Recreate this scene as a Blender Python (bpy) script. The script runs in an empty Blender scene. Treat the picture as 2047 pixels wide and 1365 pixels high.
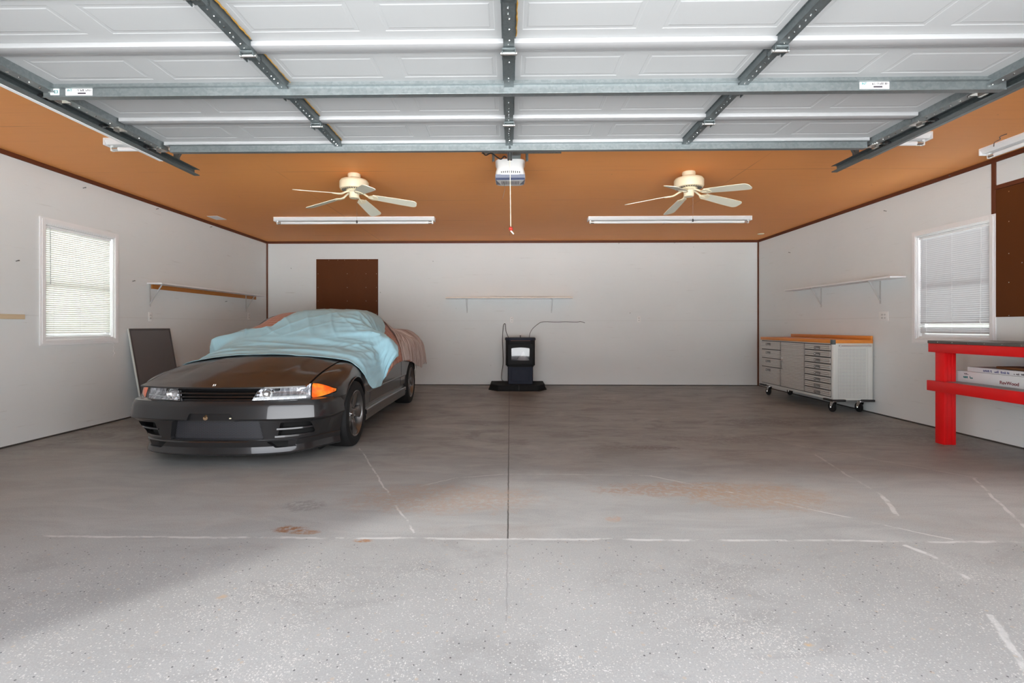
import bpy, bmesh, math, random
from mathutils import Vector, Matrix, noise

random.seed(7)
SC = bpy.context.scene
COL = SC.collection
PI = math.pi
R = math.radians

# ------------------------------------------------------------------ measured room
XL, XR, YB, ZC, YF = -4.65, 4.68, 9.5, 2.74, 0.75     # left, right, back wall, ceiling, front wall
CAMH, FPX = 1.12, 1000.0
PX, PY, YAW = 1001.6, 652.0, R(1.0)

# ------------------------------------------------------------------ node helper
class G:
    def __init__(s, m):
        m.use_nodes = True
        s.t = m.node_tree; s.t.nodes.clear()
    def n(s, typ, ins=None, **kw):
        d = s.t.nodes.new(typ)
        for k, v in kw.items(): setattr(d, k, v)
        for k, v in (ins or {}).items(): s.set(d.inputs[k], v)
        return d
    def set(s, sock, v):
        if isinstance(v, bpy.types.NodeSocket): s.t.links.new(v, sock)
        elif isinstance(v, tuple) and len(v) == 3 and sock.type == 'RGBA': sock.default_value = v + (1,)
        else: sock.default_value = v
    def m(s, op, a, b=0.0, c=0.0, clamp=False):
        d = s.n('ShaderNodeMath', {0: a, 1: b, 2: c}, operation=op); d.use_clamp = clamp
        return d.outputs[0]
    def mix(s, f, a, b, bt='MIX'):
        d = s.n('ShaderNodeMix', data_type='RGBA', blend_type=bt)
        s.set(d.inputs[0], f); s.set(d.inputs[6], a); s.set(d.inputs[7], b)
        return d.outputs[2]
    def noise(s, sc, det=3, rough=.5, vec=None, dist=0):
        d = s.n('ShaderNodeTexNoise', {'Scale': sc, 'Detail': det, 'Roughness': rough, 'Distortion': dist})
        s.set(d.inputs['Vector'], vec if vec is not None else s.pos())
        return d.outputs['Fac']
    def vor(s, sc, vec=None):
        d = s.n('ShaderNodeTexVoronoi', {'Scale': sc}); s.set(d.inputs['Vector'], vec if vec is not None else s.pos())
        return d.outputs['Distance'], d.outputs['Color']
    def pos(s):
        if not hasattr(s, '_p'): s._p = s.n('ShaderNodeNewGeometry').outputs['Position']
        return s._p
    def obj(s):
        if not hasattr(s, '_o'): s._o = s.n('ShaderNodeTexCoord').outputs['Object']
        return s._o
    def xyz(s, v=None):
        d = s.n('ShaderNodeSeparateXYZ', {0: v if v is not None else s.pos()})
        return d.outputs
    def scale(s, v, sx, sy, sz):
        return s.n('ShaderNodeVectorMath', {0: v, 1: (sx, sy, sz)}, operation='MULTIPLY').outputs[0]
    def step(s, v, lo, hi):
        d = s.n('ShaderNodeMapRange', {0: v, 1: lo, 2: hi}); d.interpolation_type = 'SMOOTHSTEP'
        return d.outputs[0]
    def bump(s, h, st=.2, dist=.01):
        return s.n('ShaderNodeBump', {'Strength': st, 'Distance': dist, 'Height': h}).outputs[0]
    def out(s, col, rough=.5, metal=0., norm=None, **kw):
        b = s.n('ShaderNodeBsdfPrincipled'); s.b = b
        s.set(b.inputs['Base Color'], col); s.set(b.inputs['Roughness'], rough); s.set(b.inputs['Metallic'], metal)
        if norm is not None: s.set(b.inputs['Normal'], norm)
        for k, v in kw.items(): s.set(b.inputs[k.replace('_', ' ')], v)
        s.t.links.new(b.outputs[0], s.n('ShaderNodeOutputMaterial').inputs[0])
        return b

def newmat(name): return bpy.data.materials.new(name)

def plain(name, col, rough=.5, metal=0., var=.08, sc=12., bump=0., **kw):
    m = newmat(name); g = G(m)
    f = g.noise(sc, 4, .6, g.obj())
    d = tuple(c * (1 - var) for c in col); l = tuple(min(1, c * (1 + var)) for c in col)
    c = g.mix(f, d, l)
    g.out(c, rough, metal, g.bump(f, bump, .01) if bump else None, **kw)
    return m

M = {}
# ---- painted plywood wall
def wall_mat(name, c0, c1):
    m = newmat(name); g = G(m)
    p = g.pos()
    big = g.noise(.9, 4, .6)
    h = g.noise(5, 5, .65, g.scale(p, .5, .5, 7.0))
    fine = g.noise(60, 3, .6)
    col = g.mix(big, c0, c1)
    col = g.mix(g.step(h, .62, .78), col, (.55, .55, .54))
    # panel joints every 2.44 m across and at 1.22 m up
    z = g.xyz()[2]
    jz = g.m('ABSOLUTE', g.m('SUBTRACT', z, 1.225))
    j = g.m('MULTIPLY', g.step(g.m('MULTIPLY', jz, -1), -.006, -.002), .25)
    col = g.mix(j, col, (.45, .44, .42))
    d, vc = g.vor(3.1, g.scale(p, 1, 1, 1))
    keep = g.m('GREATER_THAN', g.xyz(vc)[0], .72)
    dot = g.m('MULTIPLY', g.m('LESS_THAN', d, .022), keep)
    col = g.mix(g.m('MULTIPLY', dot, .6), col, (.25, .24, .22))
    hh = g.m('ADD', g.m('MULTIPLY', h, .6), g.m('MULTIPLY', fine, .4))
    g.out(col, .62, 0, g.bump(hh, .22, .006))
    return m
M['wall'] = wall_mat('white painted plywood', (.655, .678, .682), (.725, .748, .752))
# ---- ceiling, tan painted board
m = newmat('tan painted board'); g = G(m); p = g.pos()
big = g.noise(.8, 3, .6); grain = g.noise(4, 6, .65, g.scale(p, .35, 6, 1))
col = g.mix(big, (.84, .335, .088), (.91, .375, .105))
col = g.mix(g.m('MULTIPLY', g.step(grain, .5, .75), .35), col, (.74, .285, .074))
y = g.xyz()[1]; x = g.xyz()[0]
def seam(v, period, off, w):
    f = g.m('FRACT', g.m('ADD', g.m('DIVIDE', v, period), off))
    a = g.m('ABSOLUTE', g.m('SUBTRACT', f, .5))
    return g.m('LESS_THAN', a, w / period)
sy = seam(y, 1.22, .23, .0035); sx = seam(x, 2.44, .5, .0035)
sm = g.m('MULTIPLY', g.m('MAXIMUM', sy, sx), g.step(g.noise(1.2, 2), .42, .6))
col = g.mix(g.m('MULTIPLY', sm, .55), col, (.26, .09, .025))
d, vc = g.vor(4.5); kn = g.m('MULTIPLY', g.m('LESS_THAN', d, .035), g.m('GREATER_THAN', g.xyz(vc)[0], .5))
col = g.mix(g.m('MULTIPLY', kn, .6), col, (.26, .10, .03))
g.out(col, .6, 0, g.bump(grain, .1, .004)); M['ceiling'] = m

# ---- floor: trowelled slab inside, exposed aggregate apron in front of the joint
m = newmat('concrete floor'); g = G(m); p = g.pos(); X, Y, Z = g.xyz()[0], g.xyz()[1], g.xyz()[2]
n1 = g.noise(.7, 5, .62); n2 = g.noise(3.2, 6, .65, g.scale(p, .45, 1.5, 1), 1.0); n3 = g.noise(22, 5, .7); n4 = g.noise(.35, 3, .5)
slab = g.mix(g.step(n1, .3, .7), (.192, .194, .188), (.268, .272, .266))
slab = g.mix(g.m('MULTIPLY', g.step(n2, .40, .75), .6), slab, (.35, .34, .33))
slab = g.mix(g.m('MULTIPLY', g.step(n3, .5, .75), .22), slab, (.13, .12, .11))
# paler towards the door: wear plus daylight falloff painted into the slab colour
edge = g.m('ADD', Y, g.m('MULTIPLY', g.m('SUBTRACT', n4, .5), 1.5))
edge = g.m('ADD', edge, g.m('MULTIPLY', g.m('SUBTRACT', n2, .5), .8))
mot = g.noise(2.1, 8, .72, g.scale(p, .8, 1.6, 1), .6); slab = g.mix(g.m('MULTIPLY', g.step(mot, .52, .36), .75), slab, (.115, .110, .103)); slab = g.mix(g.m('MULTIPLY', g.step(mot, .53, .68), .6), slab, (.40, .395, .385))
worn_lit = g.step(g.m('MULTIPLY', edge, -1), -5.6, -2.9)
worn_lit_col = g.mix(g.step(n2, .3, .7), (.318, .322, .318), (.388, .392, .388))
worn_lit_col = g.mix(g.m('MULTIPLY', g.step(n1, .48, .66), .38), worn_lit_col, (.35, .27, .21))
slab = g.mix(g.m('MULTIPLY', worn_lit, .95), slab, worn_lit_col)
ap = g.mix(g.step(n1, .3, .7), (.300, .302, .297), (.365, .368, .362))
ap = g.mix(g.m('MULTIPLY', g.step(mot, .50, .32), .5), ap, (.24, .238, .232))
d1, c1 = g.vor(44); d2, c2 = g.vor(75); d3, c3 = g.vor(21)
clu = g.step(g.noise(1.7, 5, .65), .50, .68); d4, c4 = g.vor(150)
wh = g.m('MULTIPLY', g.m('LESS_THAN', d2, .25), g.m('GREATER_THAN', g.xyz(c2)[0], g.m('SUBTRACT', .90, g.m('MULTIPLY', clu, .6))))
wh2 = g.m('MULTIPLY', g.m('LESS_THAN', d4, .38), g.m('GREATER_THAN', g.xyz(c4)[0], g.m('SUBTRACT', .85, g.m('MULTIPLY', clu, .7))))
wh1 = g.m('MULTIPLY', g.m('LESS_THAN', d1, .15), g.m('GREATER_THAN', g.xyz(c1)[1], .72))
dk = g.m('MULTIPLY', g.m('LESS_THAN', d1, .16), g.m('LESS_THAN', g.xyz(c1)[0], .20))
tn = g.m('MULTIPLY', g.m('LESS_THAN', d3, .14), g.m('GREATER_THAN', g.xyz(c3)[2], .75))
fade = g.step(g.m('MULTIPLY', Y, -1), -2.75, -2.1)
ap = g.mix(g.m('MULTIPLY', g.m('MULTIPLY', wh2, fade), .6), ap, (.62, .60, .57))
ap = g.mix(g.m('MULTIPLY', g.m('MULTIPLY', wh, fade), .55), ap, (.66, .64, .61))
ap = g.mix(g.m('MULTIPLY', g.m('MULTIPLY', wh1, fade), .55), ap, (.70, .69, .68))
gr = g.noise(160, 3, .7); ap = g.mix(g.m('MULTIPLY', g.step(gr, .5, .72), .38), ap, (.24, .238, .235)); ap = g.mix(g.m('MULTIPLY', g.step(gr, .5, .30), .25), ap, (.58, .575, .57)); slab = g.mix(g.m('MULTIPLY', g.step(gr, .48, .72), .42), slab, (.12, .118, .114)); slab = g.mix(g.m('MULTIPLY', g.step(gr, .5, .3), .22), slab, (.42, .42, .41))
ap = g.mix(g.m('MULTIPLY', tn, .55), ap, (.42, .34, .26))
ap = g.mix(g.m('MULTIPLY', dk, .85), ap, (.055, .055, .06))
isap = g.m('LESS_THAN', Y, g.m('ADD', 2.64, g.m('MULTIPLY', g.m('SUBTRACT', n3, .5), .03)))
col = g.mix(isap, slab, ap)
wob = g.m('MULTIPLY', g.m('SUBTRACT', g.noise(2.5, 3), .5), .05)
wob2 = g.m('MULTIPLY', g.m('SUBTRACT', g.noise(14, 3), .5), .02)
def seg(ax, ay, bx, by, w, soft=.5):
    L = math.hypot(bx - ax, by - ay); ux, uy = (bx - ax) / L, (by - ay) / L
    dx = g.m('SUBTRACT', X, ax); dy = g.m('SUBTRACT', Y, ay)
    t = g.m('ADD', g.m('MULTIPLY', dx, ux), g.m('MULTIPLY', dy, uy))
    q = g.m('ADD', g.m('ADD', g.m('MULTIPLY', dx, -uy), g.m('MULTIPLY', dy, ux)), g.m('ADD', wob, wob2))
    e = g.m('MULTIPLY', g.m('GREATER_THAN', t, 0.0), g.m('LESS_THAN', t, L))
    return g.m('MULTIPLY', e, g.step(g.m('MULTIPLY', g.m('ABSOLUTE', q), -1), -w, -w * soft))
def blob(cx, cy, rx, ry, irr=.5):
    dx = g.m('DIVIDE', g.m('SUBTRACT', X, cx), rx); dy = g.m('DIVIDE', g.m('SUBTRACT', Y, cy), ry)
    rr = g.m('ADD', g.m('SQRT', g.m('ADD', g.m('MULTIPLY', dx, dx), g.m('MULTIPLY', dy, dy))), g.m('MULTIPLY', g.m('SUBTRACT', g.noise(9, 4, .7), .5), irr * 3))
    return g.m('MULTIPLY', g.step(g.m('MULTIPLY', rr, -1), -1.15, -.55), g.step(g.noise(26, 4, .75), .36, .58))
patchy = g.step(g.noise(5, 4, .7), .38, .55)
# efflorescence lines
for (a, b, c_, d_, w, k) in [(-2.5, 2.63, 2.75, 2.642, .014, .55), (-1.38, 4.58, -.52, 2.70, .008, .6), (2.02, 2.60, 2.06, 2.48, .018, .6), (2.06, 2.48, 2.04, 2.25, .016, .6),
        (1.86, 1.98, 1.63, 1.56, .015, .45), (2.46, 3.33, 2.29, 3.0, .018, .5), (1.06, 3.77, 2.33, 2.67, .009, .5), (3.42, 3.75, 2.80, 2.72, .012, .5), (2.66, 4.42, 2.46, 3.33, .012, .35),
        (-.40, 3.69, -.02, 3.80, .008, .45), (-.02, 3.80, 1.06, 3.77, .008, .4), (-.66, 3.46, -.40, 3.69, .008, .4), (3.45, 3.75, 2.6, 4.9, .010, .3)]:
    col = g.mix(g.m('MULTIPLY', g.m('MULTIPLY', seg(a, b, c_, d_, w), patchy), k), col, (.66, .66, .65))
# long joint down the middle
ck = g.m('MULTIPLY', g.m('LESS_THAN', g.m('ABSOLUTE', g.m('ADD', g.m('ADD', X, .01), g.m('MULTIPLY', wob2, .35))), .0042), g.m('GREATER_THAN', Y, 2.64))
col = g.mix(g.m('MULTIPLY', ck, .85), col, (.045, .042, .04))
ck2 = g.m('MULTIPLY', g.m('LESS_THAN', g.m('ABSOLUTE', g.m('ADD', g.m('ADD', X, .012), wob2)), .003), g.m('MULTIPLY', g.m('LESS_THAN', Y, 2.64), g.m('GREATER_THAN', Y, 1.9)))
col = g.mix(g.m('MULTIPLY', ck2, .25), col, (.10, .10, .10))
# rust and oil marks
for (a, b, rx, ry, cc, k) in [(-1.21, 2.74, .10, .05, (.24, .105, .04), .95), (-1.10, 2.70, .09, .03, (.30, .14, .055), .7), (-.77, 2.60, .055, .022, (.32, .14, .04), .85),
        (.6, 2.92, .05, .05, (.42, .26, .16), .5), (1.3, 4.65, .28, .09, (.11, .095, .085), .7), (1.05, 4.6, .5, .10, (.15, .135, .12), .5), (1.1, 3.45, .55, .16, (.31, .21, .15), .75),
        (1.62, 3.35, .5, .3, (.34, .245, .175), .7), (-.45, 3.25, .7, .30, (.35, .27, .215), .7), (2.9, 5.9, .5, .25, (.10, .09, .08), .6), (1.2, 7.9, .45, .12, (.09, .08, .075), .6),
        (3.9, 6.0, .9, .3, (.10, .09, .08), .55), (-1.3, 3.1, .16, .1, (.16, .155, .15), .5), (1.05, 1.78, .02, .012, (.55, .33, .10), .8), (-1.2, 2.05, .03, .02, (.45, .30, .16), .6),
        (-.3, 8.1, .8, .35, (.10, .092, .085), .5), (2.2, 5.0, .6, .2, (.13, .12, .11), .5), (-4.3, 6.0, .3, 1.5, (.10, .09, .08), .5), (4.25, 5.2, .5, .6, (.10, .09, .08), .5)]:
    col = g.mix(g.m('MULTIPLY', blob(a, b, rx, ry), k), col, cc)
hgt = g.m('ADD', g.m('MULTIPLY', n3, .5), g.m('MULTIPLY', g.m('MULTIPLY', wh1, isap), .3))
rough = g.mix(isap, (.42, .42, .42), (.75, .75, .75))
rough = g.mix(worn_lit, rough, (.7, .7, .7))
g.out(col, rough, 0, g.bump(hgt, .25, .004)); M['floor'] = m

M['trim'] = plain('dark brown painted trim', (.115, .028, .008), .65, 0, .2, 6)
M['brownboard'] = None
m = newmat('brown hardboard'); g = G(m); f = g.noise(3, 5, .6, g.scale(g.pos(), 1, 1, .35)); d, vc = g.vor(7)
col = g.mix(f, (.085, .024, .004), (.110, .032, .006)); col = g.mix(g.m('LESS_THAN', d, .0), col, (.5, .3, .2))
g.out(col, .62, 0, g.bump(f, .08, .004), Specular_IOR_Level=.25); M['brownboard'] = m

def galv(name, c0, c1, rough=.42):
    m = newmat(name); g = G(m)
    d, vc = g.vor(70, g.obj()); f = g.noise(5, 4, .6, g.obj())
    t = g.m('ADD', g.m('MULTIPLY', g.xyz(vc)[0], .5), g.m('MULTIPLY', f, .5))
    col = g.mix(t, c0, c1)
    g.out(col, g.m('ADD', rough - .08, g.m('MULTIPLY', t, .16)), .75, g.bump(f, .05, .003))
    return m
M['galv'] = galv('galvanised steel', (.19, .215, .22), (.30, .325, .33))
M['galvdark'] = galv('dull galvanised steel', (.12, .14, .145), (.19, .215, .22), .48)
M['zinc'] = plain('bright zinc', (.75, .75, .73), .25, 1, .1, 20)
M['doorwhite'] = plain('white enamelled steel', (.40, .405, .408), .52, 0, .02, 4, .02)
M['doorwhite2'] = plain('white enamelled steel rail', (.36, .36, .365), .45, 0, .02, 4)
M['amber'] = plain('amber adhesive', (.40, .21, .03), .35, 0, .3, 20)
M['white'] = plain('white enamel', (.80, .81, .82), .38, 0, .03, 5)
M['casing'] = plain('white painted wood casing', (.78, .78, .79), .42, 0, .03, 5)
M['tube'] = plain('frosted lamp tube', (.86, .87, .88), .25, 0, .02, 5)
M['cream'] = plain('ivory plastic', (.80, .70, .50), .4, 0, .05, 8)
M['creamblade'] = plain('ivory fan blade', (.76, .73, .60), .45, 0, .05, 5)
M['plastic'] = plain('white plastic', (.78, .78, .77), .4, 0, .03, 8)
M['slot'] = plain('dark slot', (.03, .03, .03), .6, 0, .1)
M['black'] = plain('black plastic', (.018, .018, .019), .42, 0, .2)
M['rubber'] = plain('black rubber', (.013, .013, .0135), .75, 0, .25, 30, .15, Specular_IOR_Level=.22)
M['red'] = plain('bright red gloss paint', (.68, .004, .006), .38, 0, .07, 6, .05)
M['hardtop'] = plain('dark hardboard top', (.085, .075, .068), .42, 0, .25, 5)
M['shelfgrey'] = plain('grey painted shelf', (.33, .34, .35), .5, 0, .1)
M['orangewood'] = None
def wood(name, a, b, sx, sy, sz, rough=.4):
    m = newmat(name); g = G(m); f = g.noise(7, 5, .65, g.scale(g.pos(), sx, sy, sz), .6)
    g.out(g.mix(f, a, b), rough, 0, g.bump(f, .06, .003)); return m
M['orangewood'] = wood('varnished orange wood', (.62, .20, .025), (.78, .29, .05), 6, .6, 6)
M['cleat'] = wood('stained pine cleat', (.36, .12, .02), (.48, .18, .035), 6, .6, 6)
M['paleply'] = wood('pale pine stick', (.55, .43, .28), (.66, .53, .36), 6, .6, 6, .55)
M['shelftop'] = wood('bare pine shelf top', (.76, .44, .20), (.82, .52, .26), .6, 6, 6, .55)
M['steelribs'] = None
M['perf'] = None
m = newmat('satin stainless sheet'); g = G(m); f = g.noise(30, 3, .6, g.scale(g.pos(), 1, .08, 3))
g.out(g.mix(f, (.50, .475, .45), (.66, .64, .61)), .34, .75, g.bump(f, .04, .002)); M['stainless'] = m
m = newmat('perforated light grey sheet'); g = G(m); q = g.xyz()
a = g.m('FRACT', g.m('MULTIPLY', q[0], 60)); b = g.m('FRACT', g.m('MULTIPLY', q[2], 60))
da = g.m('SUBTRACT', a, .5); db = g.m('SUBTRACT', b, .5); rr = g.m('ADD', g.m('MULTIPLY', da, da), g.m('MULTIPLY', db, db))
g.out(g.mix(g.m('LESS_THAN', rr, .075), (.72, .74, .72), (.28, .30, .33)), .4, .25); M['perf'] = m
M['cabgrey'] = plain('pale grey powder coat', (.66, .68, .66), .42, .1, .03)
M['chrome'] = plain('chrome', (.82, .82, .82), .12, 1, .02)
M['stoveblack'] = plain('black cast iron', (.009, .0095, .011), .6, 0, .3, 15, .1, Specular_IOR_Level=.18)
M['stoveblue'] = plain('blue black enamel', (.014, .018, .034), .55, 0, .2, Specular_IOR_Level=.2)
M['stone'] = plain('black slate', (.010, .010, .011), .75, 0, .5, 14, .3, Specular_IOR_Level=.2)
M['copper'] = plain('copper edge', (.10, .04, .02), .5, .5, .1)
M['ash'] = plain('pale ash', (.62, .58, .55), .9, 0, .2, 30, .3)
M['ashgrey'] = plain('sooty liner', (.22, .20, .19), .8, 0, .2, 12)
M['screen'] = None
m = newmat('grey screen cloth'); g = G(m); f = g.noise(220, 2, .5); h = g.noise(2, 3)
g.out(g.mix(f, (.12, .117, .12), (.15, .147, .15)), .75, 0, g.bump(f, .1, .002)); M['screen'] = m
M['screenframe'] = plain('grey aluminium frame', (.085, .085, .088), .5, .3, .1)
M['silverframe'] = plain('pale aluminium edge', (.62, .66, .65), .4, .3, .05)
M['cardwhite'] = plain('white printed carton', (.70, .71, .72), .55, 0, .05, 10)
M['printdark'] = plain('dark printing ink', (.06, .05, .06), .6, 0, .2)
M['printgreen'] = plain('teal printing ink', (.02, .18, .19), .6, 0, .2)
M['printred'] = plain('brown red printing ink', (.16, .02, .03), .6, 0, .2)
M['printblue'] = plain('blue grey printing ink', (.14, .15, .28), .6, 0, .2)
M['label'] = plain('white paper label', (.80, .82, .80), .6, 0, .03)
M['browncard'] = plain('brown board', (.16, .06, .02), .6, 0, .25, 6)
M['cord'] = plain('dark cable', (.07, .065, .065), .55, 0, .1)
M['rope'] = plain('pale cotton cord', (.72, .62, .48), .8, 0, .1, 40)
M['handle'] = plain('red plastic handle', (.50, .03, .015), .4, 0, .1)
M['lens'] = plain('blue grey light lens', (.055, .065, .115), .4, 0, .08)
# blinds: thin slats that pass some daylight
def blind_mat(name, c, tr):
    m = newmat(name); g = G(m)
    b = g.n('ShaderNodeBsdfPrincipled', {'Base Color': c, 'Roughness': .45})
    t = g.n('ShaderNodeBsdfTranslucent', {'Color': c})
    mx = g.n('ShaderNodeMixShader', {0: tr}); g.t.links.new(b.outputs[0], mx.inputs[1]); g.t.links.new(t.outputs[0], mx.inputs[2])
    g.t.links.new(mx.outputs[0], g.n('ShaderNodeOutputMaterial').inputs[0]); return m
M['blind'] = blind_mat('white vinyl slat', (.82, .84, .80), .05)
M['blindgrey'] = blind_mat('white vinyl slat closed', (.60, .60, .62), .015)
m = newmat('window glass'); g = G(m)
gl = g.n('ShaderNodeBsdfGlossy', {'Roughness': .02}); tp = g.n('ShaderNodeBsdfTransparent', {'Color': (.72, .74, .72)})
mx = g.n('ShaderNodeMixShader', {0: .07}); g.t.links.new(tp.outputs[0], mx.inputs[1]); g.t.links.new(gl.outputs[0], mx.inputs[2])
g.t.links.new(mx.outputs[0], g.n('ShaderNodeOutputMaterial').inputs[0]); M['glass'] = m
m = newmat('stove glass'); g = G(m)
gl = g.n('ShaderNodeBsdfGlossy', {'Roughness': .03}); tp = g.n('ShaderNodeBsdfTransparent', {'Color': (.80, .80, .82)})
mx = g.n('ShaderNodeMixShader', {0: .028}); g.t.links.new(tp.outputs[0], mx.inputs[1]); g.t.links.new(gl.outputs[0], mx.inputs[2])
g.t.links.new(mx.outputs[0], g.n('ShaderNodeOutputMaterial').inputs[0]); M['stoveglass'] = m
# car
m = newmat('gunmetal car paint'); g = G(m); f = g.noise(900, 1, .5, g.obj())
g.out(g.mix(f, (.015, .0147, .0155), (.034, .033, .0355)), .30, .5, None, Specular_IOR_Level=.35, Coat_Weight=.8, Coat_Roughness=.03); M['paint'] = m
m = newmat('dusty gunmetal hood paint'); g = G(m); f = g.noise(900, 1, .5, g.obj()); du = g.step(g.noise(7, 5, .75, g.scale(g.obj(), .6, 1.6, 1)), .55, .75)
c = g.mix(f, (.016, .0155, .016), (.030, .029, .030)); c = g.mix(g.m('MULTIPLY', du, .10), c, (.3, .27, .24))
g.out(c, g.m('ADD', .30, g.m('MULTIPLY', du, .15)), .4, None, Specular_IOR_Level=.35, Coat_Weight=.45, Coat_Roughness=g.m('ADD', .05, g.m('MULTIPLY', du, .1))); M['hood'] = m
M['gloss'] = plain('gloss black trim', (.008, .008, .009), .18, 0, .1)
M['rim'] = plain('graphite alloy', (.20, .195, .195), .30, .9, .08)
M['lampglass'] = None
m = newmat('clear lamp lens'); g = G(m)
gl = g.n('ShaderNodeBsdfGlossy', {'Roughness': .03}); tp = g.n('ShaderNodeBsdfTransparent', {'Color': (.90, .91, .93)})
mx = g.n('ShaderNodeMixShader', {0: .12}); g.t.links.new(tp.outputs[0], mx.inputs[1]); g.t.links.new(gl.outputs[0], mx.inputs[2])
g.t.links.new(mx.outputs[0], g.n('ShaderNodeOutputMaterial').inputs[0]); M['lampglass'] = m
m = newmat('fluted lamp reflector'); g = G(m); w = g.noise(26, 3, .6, g.scale(g.obj(), 1.6, 1, .6))
g.out(g.mix(g.step(w, .4, .62), (.42, .43, .46), (.93, .93, .95)), .22, .65, g.bump(w, .55, .02)); M['reflector'] = m
m = newmat('orange indicator lens'); g = G(m); w = g.noise(14, 2, .5, g.obj())
g.out(g.mix(g.step(w, .4, .65), (.80, .10, .008), (.95, .26, .02)), .12, 0, None, Coat_Weight=.6, Subsurface_Weight=.0); M['orange'] = m
m = newmat('intake mesh'); g = G(m); q = g.xyz(g.obj())
a = g.m('FRACT', g.m('MULTIPLY', g.m('ADD', q[0], g.m('MULTIPLY', q[2], .6)), 90)); b = g.m('FRACT', g.m('MULTIPLY', g.m('SUBTRACT', q[0], g.m('MULTIPLY', q[2], .6)), 90))
k = g.m('MAXIMUM', g.m('LESS_THAN', a, .36), g.m('LESS_THAN', b, .36))
g.out(g.mix(k, (.004, .004, .005), (.060, .060, .070)), .45, .3); M['mesh'] = m
# cloths
def cloth_mat(name, c0, c1, stripe=None, sc=6):
    m = newmat(name); g = G(m); f = g.noise(sc, 4, .6, g.obj()); w = g.noise(350, 2, .5, g.obj())
    col = g.mix(f, c0, c1)
    if stripe:
        uv = g.n('ShaderNodeUVMap').outputs[0]; u = g.xyz(uv)
        for (fr, wd, cc, k, ax) in stripe:
            v = g.m('ADD', g.m('MULTIPLY', u[ax], fr), g.m('MULTIPLY', g.noise(5, 2, .5, g.obj()), .5))
            s_ = g.m('LESS_THAN', g.m('FRACT', v), wd); col = g.mix(g.m('MULTIPLY', s_, k), col, cc)
    b = g.n('ShaderNodeBsdfPrincipled', {'Base Color': col, 'Roughness': .75, 'Sheen Weight': .15, 'Normal': g.bump(w, .12, .002)})
    t = g.n('ShaderNodeBsdfTranslucent', {'Color': col})
    mx = g.n('ShaderNodeMixShader', {0: .05}); g.t.links.new(b.outputs[0], mx.inputs[1]); g.t.links.new(t.outputs[0], mx.inputs[2])
    g.t.links.new(mx.outputs[0], g.n('ShaderNodeOutputMaterial').inputs[0]); return m
M['bluecloth'] = cloth_mat('pale blue cotton sheet', (.31, .54, .635), (.35, .585, .68))
M['terracotta'] = cloth_mat('terracotta print sheet', (.38, .135, .075), (.45, .175, .10), [(44, .25, (.20, .075, .05), .5, 1), (31, .18, (.58, .40, .33), .5, 1), (60, .2, (.28, .10, .06), .35, 0)])
M['mauve'] = cloth_mat('mauve striped sheet', (.43, .345, .32), (.54, .45, .42), [(30, .30, (.22, .135, .105), .7, 1), (19, .18, (.72, .66, .64), .6, 1), (47, .25, (.26, .17, .145), .35, 1)])

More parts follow.
